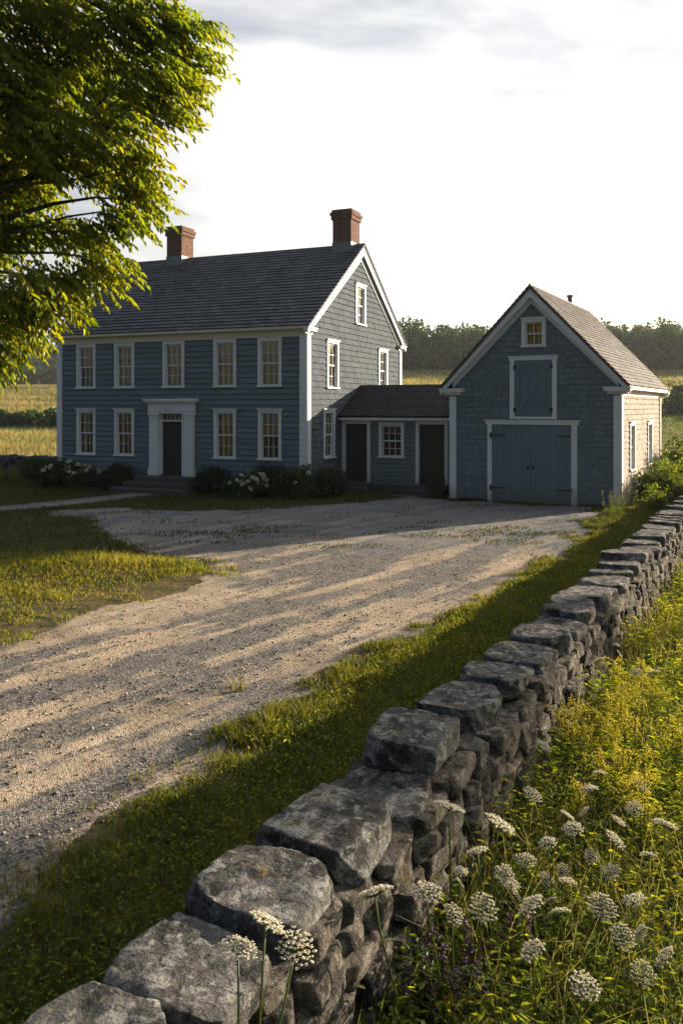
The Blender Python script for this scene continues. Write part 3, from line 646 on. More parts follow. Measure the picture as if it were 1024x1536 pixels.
mb = MB(); mb.fbox(bf, 1.885, 2.02, 2.53, 4.30, -.08, .05); mb.fbox(bf, 3.17, 3.305, 2.53, 4.30, -.08, .05); mb.fbox(bf, 1.86, 3.33, 4.30, 4.40, -.08, .055); mb.fbox(bf, 1.83, 3.36, 4.40, 4.43, -.02, .085); mb.fbox(bf, 2.02, 3.17, 2.53, 2.60, -.08, .035); mb.build('loft_frame', M['white'], B)
ld = boards(bf, 2.025, 3.165, 2.605, 4.295, 6, -.04, .003, M['door_blue'], 'hayloft_door', B)
mb = MB(); a, b, c, d = 2.03, 3.16, 2.61, 4.29
for (p, q, r_, s_) in ((a, b, c, c+.13), (a, b, d-.13, d), (a, a+.12, c+.13, d-.13), (b-.12, b, c+.13, d-.13)): mb.fbox(bf, p, q, r_, s_, .007, .034)
mb.fbox(bf, (a+b)/2-.05, (a+b)/2+.05, c+.13, d-.13, .007, .012); mb.build('door_frame_rail', M['door_blue'], ld)
mb = MB(); w = .075; mb.fprism(bf, [(a+.12,c+.13+w),(a+.12,c+.13),(a+.12+w,c+.13),(b-.12,d-.13-w),(b-.12,d-.13),(b-.12-w,d-.13)], .0125, .036); mb.build('cross_brace', M['door_blue'], ld)
mb = MB(); mb.fprism(bf, [(b-.12-w,c+.13),(b-.12,c+.13),(b-.12,c+.13+w),(a+.12+w,d-.13),(a+.12,d-.13),(a+.12,d-.13-w)], .0135, .0375); mb.build('cross_brace', M['door_blue'], ld)
for x, s_ in ((a, 1), (b, -1)):
    for v in (c+.2, d-.2):
        mb = MB(); mb.fbox(bf, min(x-s_*.03, x+s_*.05), max(x-s_*.03, x+s_*.05), v-.06, v+.06, .052, .062); mb.build('hinge', M['iron'], ld)
vp = MB(); vp.tube([(2.25,6.1,5.9),(2.25,6.1,6.92)], .085, 12); vp.tube([(2.25,6.1,6.92),(2.25,6.1,6.98)], .12, 12); vp.build('vent_pipe', M['lead'], B)

# ------------------------------------------------------------------ stones
def cube_sphere(n):
    key = {}; V = []; F = []
    g_ = np.linspace(-1, 1, n+1)
    def vid(p):
        k = tuple(np.round(p, 5))
        if k not in key: key[k] = len(V); V.append(p)
        return key[k]
    for ax in range(3):
        for sg in (-1, 1):
            for i in range(n):
                for j in range(n):
                    q = []
                    for (a, b) in ((i,j),(i+1,j),(i+1,j+1),(i,j+1)):
                        p = [0,0,0]; p[ax] = sg; p[(ax+1)%3] = g_[a]; p[(ax+2)%3] = g_[b]; q.append(vid(p))
                    F.append(q if sg > 0 else q[::-1])
    return np.array(V, float), np.array(F)
CS = {n: cube_sphere(n) for n in (5, 8, 14, 24)}
def stone_arrays(l, w, h, n, seed, k=5.0, rough=.09, cuts=4):
    cuts = cuts*2+2
    rs = np.random.default_rng(seed); V, F = CS[n]; V = V.copy()
    V = V/(np.sum(np.abs(V)**k, 1, keepdims=True)**(1/k))
    sz = np.array([l, w, h])/2; P = V*sz
    P[:, 0] *= 1+.12*rs.uniform(-1, 1)*V[:, 1]+.10*rs.uniform(-1, 1)*V[:, 2]; P[:, 1] *= 1+.14*rs.uniform(-1, 1)*V[:, 0]+.10*rs.uniform(-1, 1)*V[:, 2]
    P[:, 2] += sz[2]*.35*rs.uniform(-1, 1)*V[:, 0]*.5+sz[2]*.3*rs.uniform(-1, 1)*V[:, 1]*.5
    for c in range(cuts):
        nn = rs.normal(size=3)*np.array([1, 1, .38]); nn /= np.linalg.norm(nn); dlim = rs.uniform(.74, .93)*np.abs(P@nn).max()
        ex = P@nn-dlim; P = P-np.outer(np.maximum(ex, 0)*.92, nn)
    if k >= 6:
        zt = sz[2]*.80+.06*P[:, 0]*rs.uniform(-1, 1)+.06*P[:, 1]*rs.uniform(-1, 1); P[:, 2] = np.where(P[:, 2] > zt, zt+.18*(P[:, 2]-zt), P[:, 2])
        zb = -sz[2]*.84; P[:, 2] = np.where(P[:, 2] < zb, zb+.2*(P[:, 2]-zb), P[:, 2])
    nm = unit(V**3); s0 = min(l, w, h)
    q = P*5+rs.uniform(0, 50, 3)
    P = P+nm*(fbm(q*1.5, 4, seed)*rough*s0*1.0)[:, None]+nm*(np.abs(fbm(P*14+rs.uniform(0, 50, 3), 3, seed+3))*-rough*s0*1.1)[:, None]
    return P, F
class StoneBatch:
    def __init__(s): s.b = []
    def add(s, V, F): s.b.append((V, F))
    def build(s, name, mat, parent): V, F = join(*s.b); return np_mesh(name, V, F, mat, parent, True)
WANG = math.atan2(AX[1], AX[0])
SW = empty('dry_stone_wall', (*wall_pt(0), 0), 0)
tag(SW, 'long dry stone wall of lichened fieldstones along the gravel driveway', 'stone wall')
SWL = SW.location.copy()
def place_stone(name, t, off, z, l, w, h, n, seed, rz=0, tilt=(0, 0), mat='stone', k=5, rough=.09, cuts=4, batch=None):
    V, F = stone_arrays(l, w, h, n, seed, k, rough, cuts)
    x, y = wall_pt(t, off); a = WANG+rz
    Mx = Matrix.Rotation(a, 3, 'Z') @ Matrix.Rotation(tilt[0], 3, 'X') @ Matrix.Rotation(tilt[1], 3, 'Y')
    if batch is not None:
        batch.add(V@np.array(Mx).T+np.array([x-SWL.x, y-SWL.y, z]), F); return None
    o = np_mesh(name, V, F, M[mat], SW, True); o.location = (x-SWL.x, y-SWL.y, z); o.rotation_euler = Mx.to_euler(); return o
tY = lambda yy: (yy-2.0)/.88
CAPS = [  # Y of the middle, length, width, thickness, top height, turn, tilt
    (1.55,.50,.52,.20,.98,.05,(0,.02)),(2.08,.46,.50,.20,.97,-.06,(.03,0)),(2.55,.42,.50,.20,1.00,.10,(.02,.05)),(2.97,.50,.55,.20,.96,-.05,(-.03,.02)),(3.41,.47,.52,.20,1.00,.06,(.02,-.04)),(3.90,.54,.54,.21,1.01,-.04,(.0,-.05)),
    (4.40,.60,.50,.17,.90,.12,(.0,.0)),(4.80,.60,.50,.17,1.075,.03,(.03,-.06)),(5.50,.66,.50,.22,1.02,-.06,(.0,.02)),(6.08,.52,.48,.19,1.00,.08,(.02,.03)),(6.62,.50,.50,.19,.98,-.04,(-.02,0))]
for i, (yy, l, w, h, zt, rz, ti) in enumerate(CAPS):
    place_stone('capstone', tY(yy), random.uniform(-.015, .015), zt-h/2, l, w, h, 24, 100+i, rz, ti, 'stone', 8 if i != 7 else 11, .07, 5)
rs = random.Random(5); t_ = tY(6.9); i = 0; far_caps = StoneBatch()
while t_ < 33:
    l = rs.uniform(.30, .56); w = rs.uniform(.46, .56); h = rs.uniform(.14, .22); zt = .98+rs.uniform(-.04, .05)
    args = (t_+l/2, rs.uniform(-.03, .03), zt-h/2, l*1.03, w, h)
    if i < 36: place_stone('capstone', *args, 14, 200+i, rs.uniform(-.12, .12), (rs.uniform(-.06, .06), rs.uniform(-.07, .07)), 'stone', 6, .08, 5)
    else: place_stone('', *args, 8, 200+i, rs.uniform(-.12, .12), (rs.uniform(-.06, .06), rs.uniform(-.07, .07)), k=6, batch=far_caps)
    t_ += l*.97; i += 1
o = far_caps.build('distant_capstones', M['stone'], SW); o['kind'] = 'stuff'
nface = 0; rest = StoneBatch()
rows = [(.08, .18), (.24, .17), (.40, .17), (.54, .15), (.67, .15), (.79, .12)]
for side in (1, -1):
    for zr, hr in rows[::-1]:
        t_ = -2.0+rs.uniform(0, .3)
        while t_ < 33:
            l = rs.uniform(.18, .40)*rs.choice((.8, 1, 1.4)); near = t_ < 11
            off = side*(.16+.012*(.9-zr)*10*.55+rs.uniform(-.025, .025)); sd = rs.randrange(100000)
            ar = (t_+l/2, off, zr+rs.uniform(-.025, .025), l*1.04, rs.uniform(.24, .30), hr*rs.uniform(.95, 1.2))
            kw = dict(k=rs.choice((6, 8, 10)), rough=.085, cuts=6)
            if side == 1 and 0 < t_ < 9.5 and zr > .2 and nface < 99:
                place_stone('face_stone', *ar, 14, sd, rs.uniform(-.1, .1), (rs.uniform(-.1, .1), rs.uniform(-.12, .12)), 'stone_face', **kw); nface += 1
            else:
                place_stone('', *ar, 8 if near else 5, sd, rs.uniform(-.1, .1), (rs.uniform(-.1, .1), rs.uniform(-.12, .12)), batch=rest, **kw)
            t_ += l*.99
o = rest.build('far_face_stones', M['stone_face'], SW); o['kind'] = 'stuff'
mb = MB(); fw = Fr((0,0,0), (AX[0],AX[1],0), (0,0,1), (NRM[0],NRM[1],0)); mb.fprism(fw, [(-1.8,-.1),(32.8,-.1),(32.8,.80),(-1.8,.80)], -.15, .15); mb.build('light_block_core', M['core'], SW)  # solid dark box added inside the stones to block light
# second wall far left behind the house
FW = empty('field_stone_wall', (-17, 35, 0), 0); tag(FW, 'low dark stone wall edging the field left of the house', 'stone wall')
bt = StoneBatch(); bt2 = []
def farwall(x0, y0, x1, y1):
    dx, dy = x1-x0, y1-y0; Ln = math.hypot(dx, dy); a = math.atan2(dy, dx); Rm = np.array(Matrix.Rotation(a, 3, 'Z'))
    for zr in (.12, .36, .58, .78):
        s = 0
        while s < Ln:
            l = rs.uniform(.25, .6); V, F = stone_arrays(l, .45, .27, 8, rs.randrange(99999), 4, .12, 4)
            V = V@Rm.T+np.array([x0+dx*s/Ln+17, y0+dy*s/Ln-35, zr+rs.uniform(-.04, .04)])
            (bt2.append((V, F)) if zr > .7 and len(bt2) < 60 else bt.add(V, F)); s += l*.95
farwall(-10.9, 33.6, -26, 37.5)
o = bt.build('face_stones', M['stone_face'], FW); o['kind'] = 'stuff'
for V, F in bt2: np_mesh('capstone', V, F, M['stone'], FW, True)

# ------------------------------------------------------------------ pebbles on the driveway
def scatter(n, x0, x1, y0, y1): return RNG.uniform(x0, x1, n), RNG.uniform(y0, y1, n)
def pebbles():
    n = 90000; y = 2.5+RNG.random(n)**1.7*15; x = RNG.uniform(-.62, .42, n)*y*1.05
    d = drive_d(x, y); trk = n2((x*TD[1]-y*TD[0])*1.5, (x*TD[0]+y*TD[1])*.2, 1, 3, 44); ok = (d > -.15) & (RNG.random(n) < .25+.9*np.clip(trk+.25, 0, 1)); x, y = x[ok][:34000], y[ok][:34000]
    s = RNG.uniform(.004, .010, len(x))+.014*RNG.random(len(x))**7
    P = np.stack([x, y, drive_z(x, y)+s*.25], 1); V, F = octa_arrays(P, s, .6)
    o = np_mesh('gravel', V, F, M['pebble']); tag(o, 'loose gravel stones strewn over the driveway tracks', 'gravel', None, 'stuff')
pebbles()

# ------------------------------------------------------------------ grass
def grass(name, x, y, H, Wd, lean, mat, label, z=None):
    P = np.stack([x, y, (gz_arr(x, y) if z is None else z)-.01], 1); V, F = blade_arrays(P, H, lean, Wd)
    o = np_mesh(name, V, F, M[mat]); return tag(o, label, 'grass', None, 'stuff')
def in_house(x, y, m=.1):
    dx, dy = x-A0[0], y-A0[1]; lx, ly = dx*ca+dy*sa, -dx*sa+dy*ca
    a = (lx > -L_-m) & (lx < m) & (ly > -m) & (ly < D_+m); b = (lx > -m) & (lx < WL+m) & (ly > 2.72-m) & (ly < 6.5+m)
    cb, sb = math.cos(BA), math.sin(BA); dx, dy = x-B0[0], y-B0[1]; lx, ly = dx*cb+dy*sb, -dx*sb+dy*cb
    return a | b | ((lx > -m) & (lx < BW+m) & (ly > -m) & (ly < BD+m))
# verge between wall and driveway
n = 210000; t = RNG.random(n)**1.6*27-1.0; off = -.27-RNG.random(n)*2.4
x = W0[0]+AX[0]*t+NRM[0]*off; y = W0[1]+AX[1]*t+NRM[1]*off; d = drive_d(x, y)
cl = n2(x, y, 3.0, 3, 71); ok = (RNG.random(n) < np.clip(.40-d*1.5+cl*1.2, 0, 1)) & (y < 25); x, y, cl, d = x[ok], y[ok], cl[ok], d[ok]
n = len(x); Hh = (.04+.11*RNG.random(n)+.16*np.clip(cl, 0, 1)*RNG.random(n))*(1-.4*np.clip(d/.5+.5, 0, 1)); Wd = .005+.0006*np.maximum(y, 3)
grass('verge_grass', x, y, Hh, Wd*RNG.uniform(.7, 1.5, n), RNG.uniform(.1, 1.0, n), 'grass', 'ragged green grass verge between the wall and driveway')
# broad-leaved clover in the verge
n = 30000; t = RNG.random(n)**1.8*16-.6; off = -.27-RNG.random(n)*1.9
x = W0[0]+AX[0]*t+NRM[0]*off; y = W0[1]+AX[1]*t+NRM[1]*off; d = drive_d(x, y); cl = n2(x, y, 2.2, 3, 75)
ok = RNG.random(n) < np.clip(.3-d*2.2+cl*1.4, 0, 1); x, y = x[ok], y[ok]; n = len(x)
P = np.stack([x, y, gz_arr(x, y)+RNG.uniform(.01, .13, n)], 1); Dr = rand_dirs(n); Dr[:, 2] = np.abs(Dr[:, 2])*.5
V, F = leaf_arrays(P, Dr, rand_dirs(n)*.5+[0, 0, 1], RNG.uniform(.012, .045, n), RNG.uniform(.007, .022, n)); o = np_mesh('verge_clover', V, F, M['weed_leaf']); tag(o, 'low leafy clover growing in the grass verge', 'ground cover', None, 'stuff')
# tussocks at the left of the drive
n = 90000; x, y = scatter(n, -11, -1.0, 7.5, 17.2); d = drive_d(x, y); cl = n2(x, y, 1.1, 3, 81); cl2 = n2(x, y, 3.5, 2, 83)
ok = (RNG.random(n) < np.clip(.02-d*1.1+cl*1.7+cl2*1.6, .0, 1)*(d < .9)) & (y < 16.6+.0*x); x, y, cl, cl2 = x[ok], y[ok], cl[ok], cl2[ok]; n = len(x)
mound = np.exp(-(((x+4.3)/1.5)**2+((y-14.8)/.7)**2))
Hh = .025+.05*RNG.random(n)+.26*np.clip(cl+cl2*.5, 0, 1)*RNG.random(n)+.22*mound*RNG.random(n)
grass('tussock_grass', x, y, Hh, RNG.uniform(.010, .020, n), RNG.uniform(.1, 1.1, n), 'dry_grass', 'sunlit yellow green tussocks on the left of the driveway')
# lawn round the house and tufts in the yard
n = 260000; x, y = scatter(n, -26, 8, 14.5, 34); d = drive_d(x, y); pd = sdist(PATH, x, y); cl = n2(x, y, .9, 3, 91)
tuft = n2(x*.6, y*1.5, .9, 3, 95)
ok = (((RNG.random(n) < np.clip(.7-d*2.5+cl*.5, 0, 1)) & (d < .4)) | ((RNG.random(n) < np.clip((tuft-.06)*3.5, 0, .85)) & (y > 17.0))) & (pd < -.02) & ~in_house(x, y)
ok &= RNG.random(n) < .75; x, y = x[ok], y[ok]; n = len(x)
grass('lawn_grass', x, y, RNG.uniform(.03, .10, n)+.05*np.clip(n2(x, y, .7, 2, 97), 0, 1), RNG.uniform(.014, .03, n), RNG.uniform(.2, 1.2, n), 'lawn', 'short shaded lawn grass in front of the house')
# meadow
n = 190000; y = 33+RNG.random(n)**1.5*150; x = (RNG.uniform(-.62, .62, n))*y; ok = ~in_house(x, y, .3); ok &= ~((x > 2) & (x < 8) & (y < 34))
pt = n2(x*.35, y*1.3, .05, 3, 61); ok &= RNG.random(n) < .55+pt*1.2; x, y = x[ok], y[ok]; n = len(x)
gm = ((x > 6) & ((y > 150+n2(x, y, .05, 2, 7)*14) | ((y > 52) & (y < 94)))) | ((x < 0) & ((y > 168+n2(x, y, .05, 2, 8)*16) | ((y > 78) & (y < 92))))
Hm = RNG.uniform(.22, .7, n)*np.where(gm, .7, 1); Wm = .014*y/14*RNG.uniform(.6, 1.4, n); Lm = RNG.uniform(.1, .8, n)
grass('meadow_grass', x[~gm], y[~gm], Hm[~gm], Wm[~gm], Lm[~gm], 'meadow', 'tall golden hay meadow behind the house and barn')
grass('green_meadow_grass', x[gm], y[gm], Hm[gm], Wm[gm], Lm[gm], 'meadow_green', 'paler green strips of meadow between the golden hay')
n = 40000; x, y = scatter(n, 7, 34, 18, 40); ok = (wall_off(x, y) > .4) & ~in_house(x, y, .2) | ((y > 30) & ~in_house(x, y, .3)); x, y = x[ok], y[ok]; n = len(x)
grass('rough_grass', x, y, RNG.uniform(.2, .6, n), RNG.uniform(.014, .03, n), RNG.uniform(.1, .8, n), 'dry_grass', 'rough grass beyond the wall right of the barn')

# ------------------------------------------------------------------ shrubs, hedges, woods
def lumpy(n, lobes):
    """points in a bunch of ellipsoid lobes (cx,cy,cz,rx,ry,rz), biased to the outside"""
    lb = np.array(lobes, float); wgt = lb[:, 3]*lb[:, 4]*lb[:, 5]; wgt = wgt**.75; k = RNG.choice(len(lb), n, p=wgt/wgt.sum())
    u = rand_dirs(n); r = RNG.random(n)**.42
    return lb[k, :3]+u*r[:, None]*lb[k, 3:], u
def shrub(name, label, cat, group, x, y, rx, h, nl, ls, mat, flowers=0, fl_side=None, base_z=None):
    wild = name == 'wild_bush'
    z = gz(x, y) if base_z is None else base_z; e = empty(name, (x, y, z)); tag(e, label, cat, group)
    lobes = []
    for k in range(9):
        a = RNG.uniform(0, 6.28); r = RNG.uniform(.15, .62)*rx; hh = RNG.uniform(.35, .78)*h
        lobes.append((math.cos(a)*r, math.sin(a)*r*.8, hh*.72, rx*RNG.uniform(.28, .5), rx*RNG.uniform(.28, .45), h*RNG.uniform(.2, .34)))
    if wild:
        for k in range(14):
            a = RNG.uniform(0, 6.28); r = RNG.uniform(.3, 1.15)*rx; lobes.append((math.cos(a)*r, math.sin(a)*r, h*RNG.uniform(.3, .95), rx*RNG.uniform(.08, .22), rx*.15, h*RNG.uniform(.2, .4)))
    P, u = lumpy(nl, lobes); P[:, 2] = np.clip(P[:, 2], .05, None); Dr = u*.8+rand_dirs(nl)*.7+[0, 0, .15]
    V, F = leaf_arrays(P, Dr, u+rand_dirs(nl)*.6+[0, 0, .6], ls*RNG.uniform(.6, 1.3, nl), ls*.55*RNG.uniform(.7, 1.2, nl))
    np_mesh('foliage', V, F, M[mat], e)
    mb = MB()
    for k in range(8):
        l = lobes[k % 9]; mb.tube([(l[0]*.15, l[1]*.15, -.05), (l[0]*.5, l[1]*.5, l[2]*.5), (l[0], l[1], l[2]+.1)], [.016, .011, .005], 5)
    mb.build('stem', M['bark'], e)
    if flowers:
        q = rand_dirs(70); q[:, 2] = np.abs(q[:, 2])*1.2; V, F = leaf_arrays(q*.062*RNG.uniform(.7, 1, (70, 1)), rand_dirs(70), q+rand_dirs(70)*.3, RNG.uniform(.03, .045, 70), RNG.uniform(.025, .038, 70))
        first = None
        for k in range(flowers):
            l = lobes[k % 9]; a = RNG.uniform(-2.6, .2) if fl_side is None else fl_side; el = RNG.uniform(.0, 1.0)
            p = (l[0]+l[3]*math.cos(a)*math.cos(el)*1.02, l[1]+l[4]*math.sin(a)*math.cos(el)*1.02, min(h, l[2]+l[5]*math.sin(el)*1.05))
            if first is None: first = fo = np_mesh('flower_head', V, F, M['hydrangea'], e)
            else: fo = first.copy(); COL.objects.link(fo)
            fo.location = p; fo.rotation_euler = (RNG.uniform(-.5, .5), RNG.uniform(-.5, .5), RNG.uniform(0, 6)); fo.scale = [RNG.uniform(.8, 1.35)]*3
    return e
G1 = 'shrubs planted along the house front'
shrub('garden_shrub', 'dark bushy shrub at the left corner of the house beside the field wall', 'shrub', G1, -10.9, 31.0, 1.15, 1.25, 3000, .11, 'shrub_leaf')
shrub('hydrangea', 'white flowering hydrangea left of the front door', 'shrub', G1, -9.6, 30.0, 1.05, 1.15, 2600, .12, 'shrub_leaf', 34)
shrub('garden_shrub', 'dark shrub between the left hydrangea and the front steps', 'shrub', G1, -8.1, 29.55, .95, 1.2, 2600, .10, 'dark_leaf')
shrub('garden_shrub', 'dark rounded shrub just right of the front door', 'shrub', G1, -4.35, 27.75, .72, 1.3, 2600, .09, 'dark_leaf')
shrub('hydrangea', 'white flowering hydrangea right of the front door under the windows', 'shrub', G1, -2.95, 26.75, 1.0, 1.05, 2800, .12, 'shrub_leaf', 46)
shrub('garden_shrub', 'dark shrub behind the right hydrangea against the house wall', 'shrub', G1, -2.3, 27.25, .8, 1.3, 2400, .09, 'dark_leaf')
shrub('garden_shrub', 'leafy dark shrub in front of the right corner board of the house', 'shrub', G1, -1.45, 26.35, .85, 1.2, 2800, .11, 'shrub_leaf', 4)
shrub('garden_shrub', 'dark spreading shrub between the house corner and the left wing door', 'shrub', G1, -.45, 26.9, .95, 1.25, 3000, .10, 'dark_leaf')
shrub('garden_shrub', 'small upright shrub beside the steps of the right wing door', 'shrub', None, 3.0, 26.75, .42, 1.15, 1300, .09, 'dark_leaf')
G2 = 'bushes between the barn and the stone wall'
shrub('wild_bush', 'bright green bush against the side wall of the barn', 'bush', G2, 9.75, 25.6, .85, 1.15, 2600, .11, 'bright_leaf')
shrub('wild_bush', 'green bush with pale leaves at the rear corner of the barn', 'bush', G2, 11.6, 28.5, 1.2, 1.5, 2600, .12, 'bright_leaf')
shrub('wild_bush', 'darker wild bush beyond the barn nearest the field', 'bush', G2, 13.0, 31.0, 1.6, 1.9, 3000, .14, 'shrub_leaf')
shrub('wild_bush', 'small yellow leaved bush at the front corner of the barn', 'bush', G2, 8.65, 23.2, .42, .75, 800, .08, 'bright_leaf')

def mass(name, label, pts, scale_fn, mat, z0=True, per=420, leaf=.7):
    """many crowns as one far-off mass: pts (x,y,r,h)"""
    Vs = []
    for (x, y, r, h) in pts:
        z = gz(x, y); lobes = []
        for k in range(8):
            a = RNG.uniform(0, 6.28); q = RNG.uniform(.1, .6)*r; lobes.append((x+math.cos(a)*q, y+math.sin(a)*q, z+h*RNG.uniform(.35, .82), r*RNG.uniform(.35, .55), r*RNG.uniform(.35, .55), h*RNG.uniform(.12, .22)))
        lobes += [(x, y, z+h*.35, r*.85, r*.7, h*.40), (x-r*.5, y, z+h*.25, r*.6, r*.6, h*.28), (x+r*.5, y, z+h*.25, r*.6, r*.6, h*.28)]
        P, u = lumpy(per, lobes); lf = leaf*RNG.uniform(.5, 1.4, per); P[:, 2] = np.maximum(P[:, 2], z+.05)
        Vs.append(leaf_arrays(P, u*.6+rand_dirs(per), u+rand_dirs(per)*.5, lf, lf*.95))
    V, F = join(*Vs); o = np_mesh(name, V, F, M[mat]); return tag(o, label, name.replace('_', ' '), None, 'stuff')
pts = []
for row, (yb, n, hh) in enumerate(((186, 44, 9.5), (194, 44, 11), (204, 40, 12), (216, 34, 12))):
    for k in range(n):
        x = 16+(k+RNG.uniform(-.3, .3))*125/n*1.25; pts.append((x-4, yb+RNG.uniform(-2, 2)-.04*(x-60), RNG.uniform(3.2, 5.2), hh*RNG.uniform(.78, 1.12)*(1+.05*math.sin(x*.13))))
mass('woodland', 'dense green woodland on the rise behind the barn', pts, None, 'wood_leaf', True, 1000, .72)
pts = []
for yb, n, hh in ((300, 30, 7), (340, 34, 9), (390, 36, 12), (440, 36, 13)):
    for k in range(n): pts.append((-230+(k+RNG.uniform(-.3, .3))*260/n, yb+RNG.uniform(-6, 6), RNG.uniform(5, 8), hh*RNG.uniform(.75, 1.2)))
mass('distant_woods', 'hazy blue woods on the far hill left of the house', pts, None, 'wood_leaf', True, 160, 2.2)
pts = [(-70+k*1.35+RNG.uniform(-.5, .5), 92+RNG.uniform(-2, 2), RNG.uniform(1.2, 2.0), RNG.uniform(1.3, 2.0)) for k in range(52)]
mass('hedgerow', 'dark hedgerow crossing the golden field left of the house', pts, None, 'wood_leaf', True, 260, .45)
pts = [(24+k*1.7+RNG.uniform(-.6, .6), 96+RNG.uniform(-4, 4), RNG.uniform(1.4, 2.4), RNG.uniform(2.6, 4.0)) for k in range(34)]
mass('thicket', 'dark thicket across the field right of the barn', pts, None, 'wood_leaf', True, 260, .5)

# ------------------------------------------------------------------ the big tree
TX, TYY = -9.0, 13.2
T = empty('shade_tree', (TX, TYY, 0)); tag(T, 'large leafy tree with sunlit drooping boughs overhanging at the left', 'tree')
def at(px, py, yy): return np.array([(px-PCX)/FPX*yy, yy, CZ-(py-HOR)/FPX*yy])
BL = [(60,40,100,75,13),(180,25,105,55,12.5),(268,62,60,52,13),(225,120,72,48,12.5),(125,120,90,60,14),(30,150,80,80,12.5),(235,165,42,28,13),(175,195,60,45,12.2),(210,250,44,34,12.6),(213,300,36,30,13),
      (165,255,50,35,13.5),(90,215,80,55,12.6),(20,260,65,55,13.5),(188,315,42,20,12.4),(150,345,40,22,12.8),(95,340,55,25,13.2),(165,388,42,22,12.6),(125,412,55,26,13),(60,425,65,34,12.4),(10,335,42,32,13),
      (92,460,58,28,12.8),(30,480,55,36,13.3),(72,502,40,22,12.6),(20,540,42,32,12.8),(-10,585,28,20,13.0),
      (-80,100,130,120,13),(-80,300,120,120,13.5),(-100,480,110,90,13),(-250,200,150,150,13.5),(-260,410,140,100,14),(0,-80,150,80,13),(180,-70,110,55,13),(-200,-60,200,110,14),(-400,150,120,160,13.5),(-400,350,110,110,13),(-50,250,140,120,15.5)]
Vs = []; br_ = MB(); trunk_top = np.array([TX, TYY, 4.2])
for i, (px, py, rx, ry, yy) in enumerate(BL):
    if py > 440: px -= 46; py -= 16
    elif py > 190: px -= 18
    else: px -= 8
    c = at(px, py, yy); s = yy/FPX; R3 = np.array([rx*s, (rx+ry)*.5*s+.25, ry*s]); vis = px+rx > -10 and py+ry > -5
    nt = int(max(14, rx*ry/(25 if vis else 75)))
    u = rand_dirs(nt); cen = c+u*(RNG.random(nt)**.45)[:, None]*R3
    out = unit(cen-np.array([TX, TYY, 6.0])+rand_dirs(nt)*.9); tw = unit(out*[1, 1, .35]+[0, 0, -.35]+rand_dirs(nt)*.35)
    m = 11; k = np.repeat(np.arange(nt), m); f = np.tile(np.linspace(.05, 1, m), nt); Lt = RNG.uniform(.30, .5, nt)
    P = cen[k]+tw[k]*(f*Lt[k])[:, None]+[0, 0, 0]-np.array([0, 0, 1])*(f**2*Lt[k]*.3)[:, None]
    side = unit(np.cross(tw, [0, 0, 1]))[k]*np.tile(np.where(np.arange(m) % 2 == 0, 1, -1), nt)[:, None]
    Dr = tw[k]*.6+side*.75+rand_dirs(len(k))*.35-[0, 0, .45]
    Vs.append(leaf_arrays(P, Dr, rand_dirs(len(k))*.55+[0, 0, 1], RNG.uniform(.10, .175, len(k)), RNG.uniform(.042, .068, len(k)), .22, .18))
    mid = (trunk_top*.45+c*.55)+np.array([0, 0, .5])+RNG.normal(size=3)*.35
    o3 = np.array([TX, TYY, 0]); q0, q1, q2 = trunk_top-o3, mid-o3, c-o3; f_ = np.linspace(0, 1, 8)[:, None]
    crv = (1-f_)**2*q0+2*f_*(1-f_)*q1+f_**2*q2+RNG.normal(size=(8, 3))*.09*np.sin(f_*3.14)
    br_.tube([Vector(p) for p in crv], list(.12*(1-f_[:, 0])**1.3+.009), 5)
    for q in range(0, nt, 9):
        br_.tube([Vector(c-[TX, TYY, 0]), Vector((c+cen[q])/2-[TX, TYY, -.06]), Vector(cen[q]-[TX, TYY, 0])], [.02, .012, .005], 4)
V, F = join(*Vs); V = V-np.array([TX, TYY, 0]); np_mesh('crown', V, F, M['tree_leaf'], T)
br_.build('branch', M['bark'], T, True)
mb = MB(); mb.tube([(0,0,-.2),(.02,.0,.4),(.05,.02,1.5),(.0,.05,3.0),(0,0,4.3),(.1,.1,6.5),(.0,.2,9.0)], [.62,.46,.38,.34,.32,.2,.08], 14); mb.build('trunk', M['bark'], T, True)

# unseen tree added right of the frame so its crown shades the near drive
OX, OY = 16.9, 18.3
OT = empty('added_shading_tree', (OX, OY, 0)); tag(OT, 'unseen tall tree added right of the stone wall to shade the drive', 'tree')
lobes = []
for k in range(13):
    a = RNG.uniform(0, 6.28); q = RNG.uniform(0, 2.0); lobes.append((math.cos(a)*q, math.sin(a)*q, RNG.uniform(5.6, 8.6), .95, .95, .6))
P, u = lumpy(13000, lobes); V, F = leaf_arrays(P, u+rand_dirs(13000)-[0, 0, .3], u*.4+rand_dirs(13000)*.6+[0, 0, .7], RNG.uniform(.10, .18, 13000), RNG.uniform(.05, .08, 13000)); np_mesh('crown', V, F, M['tree_leaf'], OT)
mb = MB(); mb.tube([(0,0,-.2),(.03,0,.5),(.05,.05,3),(0,0,6),(.05,.1,8.4)], [.34,.24,.2,.14,.04], 10); mb.build('trunk', M['bark'], OT, True)
mb = MB()
for l in lobes: mb.tube([(.03, .03, 4.2), (l[0]*.5, l[1]*.5, l[2]-.5), l[:3]], [.07, .04, .012], 5)
mb.build('branch', M['bark'], OT)

